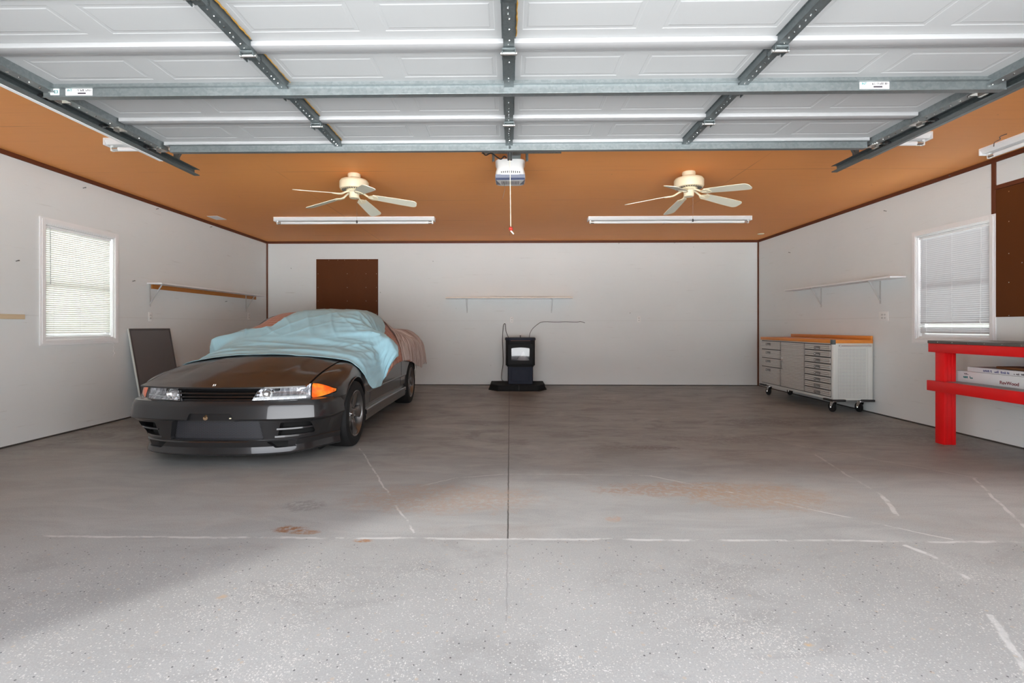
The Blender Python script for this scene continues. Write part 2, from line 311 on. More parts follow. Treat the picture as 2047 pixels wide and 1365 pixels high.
# ------------------------------------------------------------------ mesh builder
class MB:
    def __init__(s): s.bm = bmesh.new(); s.mi = 0
    def faces(s, vs, fs):
        v = [s.bm.verts.new(p) for p in vs]; out = []
        for f in fs:
            try:
                q = s.bm.faces.new([v[i] for i in f]); q.material_index = s.mi; out.append(q)
            except ValueError: pass
        return v, out
    def box(s, x0, x1, y0, y1, z0, z1, bev=0., mat=None, seg=2):
        vs = [(x, y, z) for x in (x0, x1) for y in (y0, y1) for z in (z0, z1)]
        fs = [(0, 1, 3, 2), (4, 6, 7, 5), (0, 4, 5, 1), (2, 3, 7, 6), (0, 2, 6, 4), (1, 5, 7, 3)]
        v, f = s.faces(vs, fs)
        if bev: 
            es = list({e for q in f for e in q.edges})
            r = bmesh.ops.bevel(s.bm, geom=es, offset=bev, segments=seg, affect='EDGES', profile=.5)
            v = list({w for q in r['faces'] for w in q.verts} | {w for w in v if w.is_valid})
        if mat is not None: bmesh.ops.transform(s.bm, matrix=mat, verts=[w for w in v if w.is_valid])
        return s
    def cyl(s, p0, p1, r0, r1=None, n=16, caps=True):
        r1 = r0 if r1 is None else r1
        p0, p1 = Vector(p0), Vector(p1); d = (p1 - p0).normalized(); a = d.orthogonal().normalized(); b = d.cross(a)
        vs = []
        for p, r in ((p0, r0), (p1, r1)):
            for i in range(n):
                t = 2 * PI * i / n; vs.append(p + a * (r * math.cos(t)) + b * (r * math.sin(t)))
        fs = [(i, (i + 1) % n, n + (i + 1) % n, n + i) for i in range(n)]
        if caps: fs += [tuple(range(n - 1, -1, -1)), tuple(range(n, 2 * n))]
        s.faces(vs, fs); return s
    def tube(s, pts, r, n=8, sub=0):
        P = [Vector(p) for p in pts]
        if sub:
            if isinstance(r, (list, tuple)): r = [r[min(int(i / sub), len(r) - 2)] * (1 - i / sub % 1) + r[min(int(i / sub), len(r) - 2) + 1] * (i / sub % 1) if i < sub * (len(r) - 1) else r[-1] for i in range(sub * (len(r) - 1) + 1)]
            P = catmull(P, sub)
        vs = []; prev = None
        for i, p in enumerate(P):
            d = (P[min(i + 1, len(P) - 1)] - P[max(i - 1, 0)]).normalized()
            a = d.orthogonal().normalized() if prev is None else (prev - d * prev.dot(d)).normalized()
            prev = a; b = d.cross(a); rr = r[i] if isinstance(r, (list, tuple)) else r
            for k in range(n):
                t = 2 * PI * k / n; vs.append(p + a * (rr * math.cos(t)) + b * (rr * math.sin(t)))
        fs = []
        for i in range(len(P) - 1):
            for k in range(n): fs.append((i * n + k, i * n + (k + 1) % n, (i + 1) * n + (k + 1) % n, (i + 1) * n + k))
        fs += [tuple(range(n - 1, -1, -1)), tuple(range((len(P) - 1) * n, len(P) * n))]
        s.faces(vs, fs); return s
    def lathe(s, prof, c=(0, 0, 0), n=32, mat=None):
        # prof: list of (radius, z); about local Z
        T = Matrix.Translation(c) @ (mat if mat is not None else Matrix.Identity(4))
        vs = []
        for r, z in prof:
            for k in range(n):
                t = 2 * PI * k / n; vs.append(T @ Vector((max(r, 1e-5) * math.cos(t), max(r, 1e-5) * math.sin(t), z)))
        fs = []
        for i in range(len(prof) - 1):
            for k in range(n): fs.append((i * n + k, i * n + (k + 1) % n, (i + 1) * n + (k + 1) % n, (i + 1) * n + k))
        fs += [tuple(range(n - 1, -1, -1)), tuple(range((len(prof) - 1) * n, len(prof) * n))]
        s.faces(vs, fs); return s
    def prism(s, poly, h0, h1, axis='z', mat=None):
        # poly in the two remaining axes, extruded along axis
        def P(a, b, h): return {'z': (a, b, h), 'y': (a, h, b), 'x': (h, a, b)}[axis]
        n = len(poly); vs = [Vector(P(a, b, h0)) for a, b in poly] + [Vector(P(a, b, h1)) for a, b in poly]
        if mat is not None: vs = [mat @ v for v in vs]
        fs = [(i, (i + 1) % n, n + (i + 1) % n, n + i) for i in range(n)] + [tuple(range(n - 1, -1, -1)), tuple(range(n, 2 * n))]
        s.faces(vs, fs); return s
    def grid(s, fn, nu, nv, uv=False):
        vs = [fn(i / nu, j / nv) for i in range(nu + 1) for j in range(nv + 1)]
        fs = [(i * (nv + 1) + j, (i + 1) * (nv + 1) + j, (i + 1) * (nv + 1) + j + 1, i * (nv + 1) + j + 1) for i in range(nu) for j in range(nv)]
        v, f = s.faces(vs, fs)
        if uv:
            L = s.bm.loops.layers.uv.verify(); ix = {w: k for k, w in enumerate(v)}
            for q in f:
                for l in q.loops:
                    k = ix[l.vert]; l[L].uv = (k // (nv + 1) / nu, k % (nv + 1) / nv)
        return s
    def build(s, name, mat, parent=None, ang=32, flip=True):
        if flip: bmesh.ops.recalc_face_normals(s.bm, faces=s.bm.faces[:])
        me = bpy.data.meshes.new(name); s.bm.to_mesh(me); s.bm.free()
        for m_ in (mat if isinstance(mat, (list, tuple)) else [mat]): me.materials.append(m_)
        if ang: smooth(me, ang)
        return link(name, me, parent)

def smooth(me, ang):
    for p in me.polygons: p.use_smooth = True
    me.set_sharp_from_angle(angle=R(ang))

def wl(o): return Vector(o.location) + (wl(o.parent) if o.parent else Vector())
def link(name, me, parent=None):
    o = bpy.data.objects.new(name, me); COL.objects.link(o)
    if parent is not None:
        o.parent = parent; me.transform(Matrix.Translation(-wl(parent)))
    else:
        xs = [v.co for v in me.vertices]
        b = Vector(((min(v.x for v in xs) + max(v.x for v in xs)) / 2, (min(v.y for v in xs) + max(v.y for v in xs)) / 2, min(v.z for v in xs)))
        me.transform(Matrix.Translation(-b)); o.location = b
    return o

def catmull(P, k):
    out = []
    for i in range(len(P) - 1):
        a, b, c, d = P[max(i - 1, 0)], P[i], P[i + 1], P[min(i + 2, len(P) - 1)]
        for j in range(k):
            t = j / k
            out.append(.5 * ((2 * b) + (c - a) * t + (2 * a - 5 * b + 4 * c - d) * t * t + (3 * b - a - 3 * c + d) * t ** 3))
    out.append(P[-1]); return out

def thing(name, label, cat, loc, group=None):
    o = bpy.data.objects.new(name, None); COL.objects.link(o); o.location = loc; o.empty_display_size = .1
    return tag(o, label, cat, group)
def tag(o, label, cat, group=None):
    o['label'] = label; o['category'] = cat
    if group: o['group'] = group
    return o
def struct(o): o['kind'] = 'structure'; return o
def copy_tree(o, delta=None, parent=None):
    c = o.copy(); COL.objects.link(c)
    if parent is not None: c.parent = parent
    if delta is not None: c.location = Vector(o.location) + Vector(delta)
    for ch in list(o.children): copy_tree(ch, None, c)
    return c
def boolean(o, cut_mb):
    me = bpy.data.meshes.new('cut'); bmesh.ops.recalc_face_normals(cut_mb.bm, faces=cut_mb.bm.faces[:]); cut_mb.bm.to_mesh(me); cut_mb.bm.free()
    me.transform(Matrix.Translation(-wl(o)))
    c = bpy.data.objects.new('cut', me); COL.objects.link(c); c.location = wl(o)
    md = o.modifiers.new('b', 'BOOLEAN'); md.operation = 'DIFFERENCE'; md.object = c; md.solver = 'EXACT'; md.use_self = True
    bpy.context.view_layer.update()
    dg = bpy.context.evaluated_depsgraph_get()
    nm = bpy.data.meshes.new_from_object(o.evaluated_get(dg)); old = o.data; o.modifiers.clear(); nm.name = old.name; o.data = nm
    bpy.data.objects.remove(c); bpy.data.meshes.remove(me); bpy.data.meshes.remove(old)
    return o
def text_mb(txt, size, mat4, depth=.0006):
    cu = bpy.data.curves.new('t', 'FONT'); cu.body = txt; cu.size = size; cu.extrude = depth; cu.offset = size * .022; cu.align_x = 'CENTER'; cu.align_y = 'CENTER'
    o = bpy.data.objects.new('t', cu); COL.objects.link(o); bpy.context.view_layer.update()
    me = bpy.data.meshes.new_from_object(o.evaluated_get(bpy.context.evaluated_depsgraph_get())); bpy.data.objects.remove(o); bpy.data.curves.remove(cu)
    me.transform(mat4); mb = MB(); mb.bm.from_mesh(me); bpy.data.meshes.remove(me); return mb
def pchip(tab):
    xs = [a for a, b in tab]; ys = [b for a, b in tab]; n = len(xs)
    h = [xs[i + 1] - xs[i] for i in range(n - 1)]; d = [(ys[i + 1] - ys[i]) / h[i] for i in range(n - 1)]
    m_ = [0] * n; m_[0] = d[0]; m_[-1] = d[-1]
    for i in range(1, n - 1): m_[i] = 0 if d[i - 1] * d[i] <= 0 else 2 / (1 / d[i - 1] + 1 / d[i])
    def f(x):
        if x <= xs[0]: return ys[0]
        if x >= xs[-1]: return ys[-1]
        i = 0
        while x > xs[i + 1]: i += 1
        t = (x - xs[i]) / h[i]; a, b = ys[i], ys[i + 1]
        return (2 * t ** 3 - 3 * t * t + 1) * a + (t ** 3 - 2 * t * t + t) * h[i] * m_[i] + (-2 * t ** 3 + 3 * t * t) * b + (t ** 3 - t * t) * h[i] * m_[i + 1]
    return f
def sstep(x, a, b):
    t = min(1, max(0, (x - a) / (b - a))); return t * t * (3 - 2 * t)

# ================================================================== ROOM SHELL
T = .12
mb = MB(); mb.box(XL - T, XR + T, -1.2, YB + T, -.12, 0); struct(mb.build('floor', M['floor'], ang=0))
mb = MB(); mb.box(XL - T, XR + T, YF - T, YB + T, ZC, ZC + .14); struct(mb.build('ceiling', M['ceiling'], ang=0))
WL = (4.922, 5.791, .987, 2.147)       # left window hole  y0,y1,z0,z1
WR = (4.953, 5.830, .983, 2.142)       # right window hole
def side_wall(name, x0, x1, w):
    mb = MB(); y0, y1, z0, z1 = w
    mb.box(x0, x1, YF, y0, 0, ZC).box(x0, x1, y1, YB, 0, ZC).box(x0, x1, y0, y1, 0, z0).box(x0, x1, y0, y1, z1, ZC)
    bmesh.ops.remove_doubles(mb.bm, verts=mb.bm.verts[:], dist=1e-5)
    struct(mb.build(name, M['wall'], ang=0))
side_wall('wall_left', XL - T, XL, WL); side_wall('wall_right', XR, XR + T, WR)
mb = MB(); mb.box(XL - T, XR + T, YB, YB + T, 0, ZC); struct(mb.build('wall_back', M['wall'], ang=0))
mb = MB(); mb.box(XL - T, -2.74, YF - T, YF, 0, ZC).box(2.78, XR + T, YF - T, YF, 0, ZC).box(-2.74, 2.78, YF - T, YF, 2.22, ZC); struct(mb.build('wall_front', M['wall'], ang=0))
# dark brown trims
k = 0
def trim(*b):
    global k; k += 1
    mb = MB(); mb.box(*b, bev=.003); struct(mb.build('trim_%d' % k, M['trim'], ang=0))
trim(XL, XL + .016, YF, YB, ZC - .043, ZC); trim(XR - .016, XR, YF, YB, ZC - .043, ZC); trim(XL + .016, XR - .016, YB - .016, YB, ZC - .043, ZC)
trim(XL, XL + .022, YB - .022, YB, 0, ZC - .043); trim(XR - .022, XR, YB - .022, YB, 0, ZC - .043)
trim(XR - .014, XR, 4.892, 4.932, 2.204, ZC - .043)
trim(XR - .020, XR, 2.2, 4.890, 2.43, 2.47)
# dark joint where the walls meet the slab
M['gap'] = plain('dark floor joint', (.05, .045, .04), .8, 0, .2)
def base(name, *b):
    mb = MB(); mb.box(*b); struct(mb.build(name, M['gap'], ang=0))
base('baseboard_left', XL, XL + .008, YF, YB, 0, .014); base('baseboard_right', XR - .008, XR, YF, YB, 0, .014); base('baseboard_back', XL + .008, XR - .008, YB - .008, YB, 0, .014)

# ------------------------------------------------------------------ windows
def window(name, side, w):
    y0, y1, z0, z1 = w; xw = XL if side < 0 else XR; s = -side       # s: direction into the room
    def X(a, b): return (min(xw + s * a, xw + s * b), max(xw + s * a, xw + s * b))
    c = .062; mb = MB()
    for (a, b, d) in ((0, c, .014), (.008, c - .018, .021)):
        q = X(0, d)
        mb.box(*q, y0 - b, y0 - a, z0 - b, z1 + b, bev=.003).box(*q, y1 + a, y1 + b, z0 - b, z1 + b, bev=.003)
        mb.box(*q, y0 - a, y1 + a, z1 + a, z1 + b, bev=.003).box(*q, y0 - a, y1 + a, z0 - b, z0 - a, bev=.003)
    q = X(-.112, 0)     # jamb liner
    mb.box(*q, y0, y0 + .008, z0, z1).box(*q, y1 - .008, y1, z0, z1).box(*q, y0, y1, z0, z0 + .008).box(*q, y0, y1, z1 - .008, z1)
    o = struct(mb.build(name, M['casing'], ang=20))
    zm = (z0 + z1) / 2 - .02
    for (a, b, xa) in ((z0 + .008, zm + .02, -.072), (zm - .02, z1 - .008, -.100)):
        mb = MB(); q = X(xa, xa + .026)
        mb.box(*q, y0 + .008, y0 + .05, a, b, bev=.002).box(*q, y1 - .05, y1 - .008, a, b, bev=.002).box(*q, y0 + .05, y1 - .05, a, a + .042, bev=.002).box(*q, y0 + .05, y1 - .05, b - .042, b, bev=.002)
        f = mb.build('sash', M['casing'], o, 20)
        mb = MB(); q = X(xa + .010, xa + .015); mb.box(*q, y0 + .05, y1 - .05, a + .042, b - .042); mb.build('pane', M['glass'], f, 0)
    return o
window('window_1', -1, WL); window('window_2', 1, WR)

def blind(side, w, mat, tilt, gaps, label, cordside, zlow):
    y0, y1, z0, z1 = w; xw = XL if side < 0 else XR; s = -side; xc = xw - s * .025
    a, b = y0 + .012, y1 - .012
    if side < 0: b -= .012
    t = thing('window_blind', label, 'blind', (xc, (y0 + y1) / 2, z0), None)
    mb = MB(); mb.box(xc - .014, xc + .014, a, b, z1 - .036, z1 - .010, bev=.002); mb.build('headrail', M['white'], t, 20)
    mb = MB(); zt = z1 - .045; pitch = .0213; n = int((zt - zlow - .025) / pitch)
    for i in range(n):
        z = zt - i * pitch; th = R(tilt if i not in [n - 1 - g_ for g_ in gaps] else 12) * -s
        hw = .0127
        pts = []
        for q in (-1, -.5, 0, .5, 1):
            cv = .0022 * (1 - q * q)
            pts.append((q * hw * math.cos(th) - cv * math.sin(th), q * hw * math.sin(th) + cv * math.cos(th)))
        vs = []
        for yy in (a, b):
            for (p, r_) in pts: vs.append((xc + p, yy, z + r_))
        mb.faces(vs, [(j, j + 1, 6 + j, 5 + j) for j in range(4)])
    mb.build('slats', mat, t, 60)
    mb = MB(); mb.box(xc - .012, xc + .012, a, b, zlow, zlow + .016, bev=.003); mb.build('bottom_rail', M['white'], t, 20)
    for yy in (a + .10, (a + b) / 2, b - .10):
        mb = MB()
        for d in (-.0135, .0135): mb.cyl((xc + d, yy, zlow + .01), (xc + d, yy, z1 - .03), .0009, n=5)
        mb.build('ladder_cord', M['white'], t)
    yw = a + .055 if side < 0 else b - .05
    mb = MB(); mb.cyl((xc + s * .020, yw, z1 - .03), (xc + s * .022, yw, z1 - .60), .0035, n=8); mb.cyl((xc + s * .016, yw, z1 - .02), (xc + s * .020, yw, z1 - .035), .003, n=6)
    mb.build('tilt_wand', plain('grey wand', (.50, .51, .52), .3, 0, .05), t)
    yc = cordside
    mb = MB()
    if side < 0:
        pts = [(xc + s * .018, yc, z1 - .03), (xc + s * .02, yc, z0 + .03), (xc + s * .050, yc, z0 - .02)]
        rnd = random.Random(3); z = z0 - .03
        while z > z0 - .24: pts.append((xc + s * .052 + rnd.uniform(-.003, .003), yc + rnd.uniform(-.014, .014), z)); z -= .018
        mb.tube(pts, .0022, 6, 3)
    else:
        mb.tube([(xc + s * .018, yc, z1 - .03), (xc + s * .02, yc + .006, z1 - .5), (xc + s * .02, yc + .015, z1 - .95)], .0016, 6, 4)
        mb.cyl((xc + s * .02, yc + .015, z1 - .99), (xc + s * .02, yc + .015, z1 - .95), .006, .003, n=8)
    mb.build('lift_cord', M['white'], t)
    return t
blind(-1, WL, M['blind'], 68, (), 'white venetian blind glowing with daylight in the window behind the car', WL[1] - .03, WL[2] + .012)
blind(1, WR, M['blindgrey'], -72, (3, 4), 'closed white venetian blind in the window above the red workbench', WR[0] + .10, WR[2] + .008)

# ------------------------------------------------------------------ boards and stick on the walls
def screws(par, pts, ax):
    for p in pts:
        mb = MB(); p = Vector(p); mb.cyl(p, p + Vector(ax) * .0025, .0045, n=8); mb.build('screw', M['zinc'], par)
mb = MB(); mb.box(-3.696, -2.51, YB - .010, YB - .001, 1.16, 2.40, bev=.001); o = tag(mb.build('hardboard_panel', M['brownboard'], ang=0), 'dark brown square board screwed to the white back wall behind the car', 'board')
screws(o, [(x, YB - .010, z) for x in (-3.66, -3.1, -2.74, -2.54) for z in (1.35, 1.60, 1.86, 2.12)] + [(x, YB - .010, 2.38) for x in (-3.45, -3.28, -3.15, -2.9, -2.7)], (0, -1, 0))
mb = MB(); mb.box(XR - .011, XR - .001, 2.6, 4.888, 1.208, 2.428, bev=.001); o = tag(mb.build('hardboard_panel', M['brownboard'], ang=0), 'dark brown board on the right wall above the red workbench', 'board')
screws(o, [(XR - .011, y, z) for y in (4.76, 4.55, 4.2, 3.9) for z in (1.22, 1.53, 1.80, 2.10, 2.38)] + [(XR - .011, 4.64, 1.7)], (-1, 0, 0))
mb = MB(); mb.box(XL + .001, XL + .021, 4.30, 4.70, 1.187, 1.232, bev=.003); tag(mb.build('wood_strip', M['paleply'], ang=20), 'short bare pine strip fixed to the left wall beside the window', 'wood strip')

# wall nails
for i, (x, y, wl_) in enumerate([(166, 376, 'l'), (32, 522, 'l'), (312, 418, 'l'), (420, 454, 'l'), (265, 562, 'l'), (450, 603, 'l'), (583, 537, 'b'), (866, 523, 'b'), (1237, 487, 'b'), (1348, 486, 'b'), (761, 585, 'b'), (1259, 626, 'b'), (1903, 352, 'r'), (1772, 422, 'r'), (1580, 505, 'r')]):
    c_, s_ = math.cos(YAW), math.sin(YAW); a = (x - PX) / FPX; b = (PY - y) / FPX; d = Vector((c_ * a - s_, s_ * a + c_, b)); o0 = Vector((0, 0, CAMH))
    if wl_ == 'b': p = o0 + d * (YB / d.y); n_ = Vector((0, -1, 0)); nm = 'back'
    elif wl_ == 'l': p = o0 + d * (XL / d.x); n_ = Vector((1, 0, 0)); nm = 'left'
    else: p = o0 + d * (XR / d.x); n_ = Vector((-1, 0, 0)); nm = 'right'
    mb = MB(); mb.cyl(p, p + n_ * .028 + Vector((0, 0, .006)), .0035, n=7); mb.cyl(p + n_ * .028 + Vector((0, 0, .006)), p + n_ * .031 + Vector((0, 0, .0065)), .006, n=8)
    tag(mb.build('wall_nail', M['galvdark']), 'small dark nail left sticking out of the white %s wall' % nm, 'nail', 'nails in the %s wall' % nm)

# ------------------------------------------------------------------ outlets and plates
M['receptacle'] = plain('grey white receptacle', (.62, .62, .61), .4)
def outlet(p, n_, label, gang=1, kind='outlet'):
    p = Vector(p); n_ = Vector(n_); u = Vector((0, 0, 1)).cross(n_); w = .035 * gang + (.011 if gang > 1 else 0); t = thing('wall_' + kind, label, kind, p, 'white outlets and switches on the walls')
    Mx = Matrix((u, (0, 0, 1), n_)).transposed().to_4x4(); Mx.translation = p
    mb = MB(); mb.box(-w, w, -.058, .058, 0, .006, bev=.0025, mat=Mx); mb.build('cover_plate', M['plastic'], t, 25)
    cs = (0,) if gang == 1 else (-.023, .023)
    for cx in cs:
        for cz in (-.02, .02):
            mb = MB(); mb.prism([(cx + .0165 * math.cos(a) * (1), cz + .0135 * math.sin(a)) for a in [2 * PI * i / 16 for i in range(16)]], .006, .0085, 'z', Mx); mb.mi = 1
            for q in (-.006, .006): mb.box(cx + q - .001, cx + q + .001, cz - .003, cz + .005, .0084, .0089, mat=Mx)
            mb.cyl(Mx @ Vector((cx, cz - .008, .0084)), Mx @ Vector((cx, cz - .008, .0089)), .0022, n=8)
            mb.build('receptacle', [M['receptacle'], M['slot']], t, 25)
    return t
outlet((XL, 6.388, 1.243), (1, 0, 0), 'white double outlet on left wall below the near shelf bracket')
outlet((XL, 8.829, 1.298), (1, 0, 0), 'white outlet on left wall below the far shelf bracket')
outlet((.037, YB, 1.243), (0, -1, 0), 'white outlet on the back wall just above the black stove')
outlet((2.439, YB, 1.252), (0, -1, 0), 'white outlet alone on the back wall right of the stove')
outlet((XR, 6.341, 1.245), (-1, 0, 0), 'wide white outlet on right wall between shelf and steel cabinet', 2)

# ------------------------------------------------------------------ shelves
def bracket_mb(o, d, up, arm, h):
    # o: top corner on the wall, d: outward unit vector, side unit by cross
    o = Vector(o); d = Vector(d); z = Vector((0, 0, 1)); s = d.cross(z); mb = MB()
    def bar(a, b, w, t):
        ax = (b - a).normalized(); nn = ax.cross(s)
        vs = [a + s * i + nn * j for i in (-w, w) for j in (-t, t)] + [b + s * i + nn * j for i in (-w, w) for j in (-t, t)]
        mb.faces(vs, [(0, 1, 3, 2), (4, 6, 7, 5), (0, 4, 5, 1), (2, 3, 7, 6), (0, 2, 6, 4), (1, 5, 7, 3)])
    bar(o + d * .002, o + d * .002 - z * h, .012, .002)
    bar(o - z * .002, o + d * arm - z * .002, .012, .002)
    a, b = o - z * (h * .86) + d * .004, o + d * (arm * .84) - z * .004
    bar(a + s * .006, b + s * .006, .0022, .004); bar(a - s * .006, b - s * .006, .0022, .004)
    return mb
M['bracket'] = plain('grey white steel bracket', (.52, .53, .53), .4, .2, .06)
# left
t = thing('wall_shelf', 'white shelf over an orange pine cleat on the left wall', 'shelf', (XL, 7.5, 1.66))
mb = MB(); mb.box(XL, XL + .20, 6.33, 9.05, 1.662, 1.680, bev=.002); mb.build('board', M['white'], t, 20)
mb = MB(); mb.box(XL, XL + .019, 6.40, 9.06, 1.606, 1.662, bev=.002); c = mb.build('cleat', M['cleat'], t, 20); c['label'] = 'orange stained pine cleat'
for y in (6.36, 8.70): bracket_mb((XL + .019, y, 1.662), (1, 0, 0), 1, .19, .29).build('bracket', M['bracket'], t, 20)
# back
t = thing('wall_shelf', 'narrow shelf with bare pine top on the back wall above the stove', 'shelf', (0, YB, 1.63))
mb = MB(); mb.box(-1.20, 1.175, YB - .23, YB, 1.638, 1.655, bev=.002); mb.build('board', M['plastic'], t, 20)
mb = MB(); mb.box(-1.195, 1.17, YB - .225, YB - .001, 1.655, 1.6585); c = mb.build('top_face', M['shelftop'], t, 0); c['label'] = 'bare pine top face'  # unseen orange face added to bounce warm light onto the wall above
for x in (-.81, .79): bracket_mb((x, YB, 1.638), (0, -1, 0), 1, .21, .265).build('bracket', M['bracket'], t, 20)
# right
t = thing('wall_shelf', 'plain white shelf on the right wall above the steel cabinet', 'shelf', (XR, 7.1, 1.69))
mb = MB(); mb.box(XR - .19, XR, 5.99, 8.28, 1.694, 1.714, bev=.002); mb.build('board', M['white'], t, 20)
for y in (6.40, 7.60): bracket_mb((XR, y, 1.694), (-1, 0, 0), 1, .175, .29).build('bracket', M['bracket'], t, 20)

# ------------------------------------------------------------------ fluorescent fittings
def strip_light(loc, L, along, label):
    t = thing('fluorescent_light', label, 'strip light', loc, 'fluorescent strip lights on the ceiling')
    Mx = Matrix.Translation(loc) @ (Matrix.Rotation(PI / 2, 4, 'Z') if along == 'y' else Matrix.Identity(4))
    h = L / 2; mb = MB()
    mb.prism([(-.062, 0), (.062, 0), (.062, -.018), (.040, -.050), (-.040, -.050), (-.062, -.018)], -h, h, 'x', Mx); mb.build('housing', M['white'], t, 20)
    for e in (-1, 1):
        mb = MB(); mb.box(e * h - .006, e * h + .006, -.064, .064, -.062, 0, bev=.003, mat=Mx)
        mb.build('end_cap', M['white'], t, 20)
        mb = MB(); mb.box(e * (h - .03) - .012, e * (h - .03) + .012, -.014, .014, -.098, -.048, bev=.004, mat=Mx); mb.build('lamp_holder', M['plastic'], t, 25)
    mb = MB(); mb.cyl(Mx @ Vector((-h + .035, 0, -.078)), Mx @ Vector((h - .035, 0, -.078)), .019, n=16)
    f = mb.build('tube', M['tube'], t)
    for e in (-1, 1):
        mb = MB(); mb.cyl(Mx @ Vector((e * (h - .034), 0, -.078)), Mx @ Vector((e * (h - .085), 0, -.078)), .0197, n=16); mb.build('tube_cap', M['zinc'], f)
    return t
strip_light((-2.31, 7.42, ZC), 2.38, 'x', 'white fluorescent strip light on the ceiling behind the left fan')
strip_light((2.355, 7.45, ZC), 2.38, 'x', 'white fluorescent strip light on the ceiling behind the right fan')
strip_light((-2.29, 4.30, ZC), 2.40, 'x', 'white fluorescent strip light partly hidden by the left door track')
strip_light((2.31, 4.28, ZC), 2.40, 'x', 'white fluorescent strip light partly hidden by the right door track')
strip_light((4.355, 3.45, ZC), 2.40, 'y', 'white fluorescent strip light running along the right wall')
mb = MB(); mb.tube([(4.28, 4.50, ZC - .03), (4.24, 4.45, ZC - .012), (4.20, 4.36, ZC - .02), (4.17, 4.33, ZC - .008), (4.18, 4.28, ZC - .003)], .003, 6, 5)
tag(mb.build('loose_wire', M['cord']), 'short dark loose wire on the ceiling near the right strip light', 'wire')
mb = MB(); mb.box(-4.45, -4.29, 7.27, 7.51, ZC - .008, ZC, bev=.003); tag(mb.build('ceiling_plate', M['plastic'], ang=20), 'small rectangular white plate on the ceiling near the left wall', 'cover plate')
mb = MB(); mb.lathe([(0, 0), (.055, 0), (.055, -.006), (.04, -.012), (0, -.012)], (4.395, 8.835, ZC), 24); tag(mb.build('ceiling_plate', M['cream']), 'small round pale plate on the ceiling in the far right corner', 'cover plate')

# ------------------------------------------------------------------ ceiling fans
def fan(x, y, a0, label):
    t = thing('ceiling_fan', label, 'ceiling fan', (x, y, ZC), 'ivory ceiling fans')
    mb = MB(); mb.lathe([(0, 0), (.064, 0), (.068, -.02), (.062, -.042), (.03, -.050), (.03, -.066), (0, -.066)], (x, y, ZC)); mb.build('canopy', M['cream'], t)
    mb = MB(); mb.lathe([(0, -.060), (.10, -.060), (.138, -.070), (.150, -.088), (.150, -.150), (.143, -.166), (.12, -.172), (0, -.172)], (x, y, ZC), 40)
    mb.mi = 1
    for i in range(30):
        a = 2 * PI * i / 30; Mx = Matrix.Translation((x, y, ZC)) @ Matrix.Rotation(a, 4, 'Z'); mb.box(.088, .128, -.004, .004, -.1745, -.1715, mat=Mx)
    h = mb.build('motor_housing', [M['cream'], M['slot']], t)
    mb = MB(); mb.lathe([(0, -.172), (.075, -.172), (.08, -.185), (.055, -.200), (.052, -.212), (.052, -.246), (.044, -.258), (0, -.258)], (x, y, ZC)); mb.build('switch_housing', M['cream'], t)
    for k_ in range(5):
        Mx = Matrix.Translation((x, y, ZC - .215)) @ Matrix.Rotation(R(a0 + 72 * k_), 4, 'Z') @ Matrix.Rotation(R(7), 4, 'Y')
        mb = MB()
        mb.tube([Mx @ Vector(p) for p in ((.06, 0, .03), (.10, 0, .018), (.15, .0, -.003), (.20, 0, -.006))], [.012, .010, .010, .009], 8, 4)
        P2 = Mx @ Matrix.Rotation(R(-13), 4, 'X')
        mb.prism([(.145, -.018), (.19, -.046), (.235, -.040), (.250, -.015), (.250, .015), (.235, .040), (.19, .046), (.145, .018)], -.010, -.004, 'z', P2)
        b = mb.build('blade_iron', M['cream'], t, 35)
        out = [(.20, -.052)] + [(.20 + .46 * i / 10 - .055 * (i == 10), -.052 - .016 * (i / 10)) for i in range(1, 11)]
        tip = [(.605 + .055 * math.sin(a), -.068 + 0 * a) for a in ()]
        pts = [(.195, -.050), (.34, -.058), (.48, -.065), (.60, -.067)]
        for i in range(7): a = -PI / 2 + (PI / 2) * i / 6; pts.append((.615 + .045 * math.cos(a), -.022 + .045 * math.sin(a)))
        for i in range(7): a = (PI / 2) * i / 6; pts.append((.615 + .045 * math.cos(a), .022 + .045 * math.sin(a)))
        pts += [(.60, .067), (.48, .065), (.34, .058), (.195, .050)]
        mb = MB(); mb.prism(pts, -.003, .003, 'z', P2); mb.build('blade', M['creamblade'], b, 35)
    mb = MB(); mb.cyl((x + .035, y - .02, ZC - .25), (x + .035, y - .02, ZC - .50), .0013, n=6); c = mb.build('pull_chain', M['zinc'], t)
    mb = MB(); mb.lathe([(0, 0), (.007, .004), (.010, .018), (.006, .032), (0, .036)], (x + .035, y - .02, ZC - .53), 12); mb.build('chain_pull', M['black'], c)
fan(-1.657, 5.301, 12, 'ivory five blade ceiling fan above the covered car')
fan(1.882, 5.293, 19, 'ivory five blade ceiling fan on the empty right side')

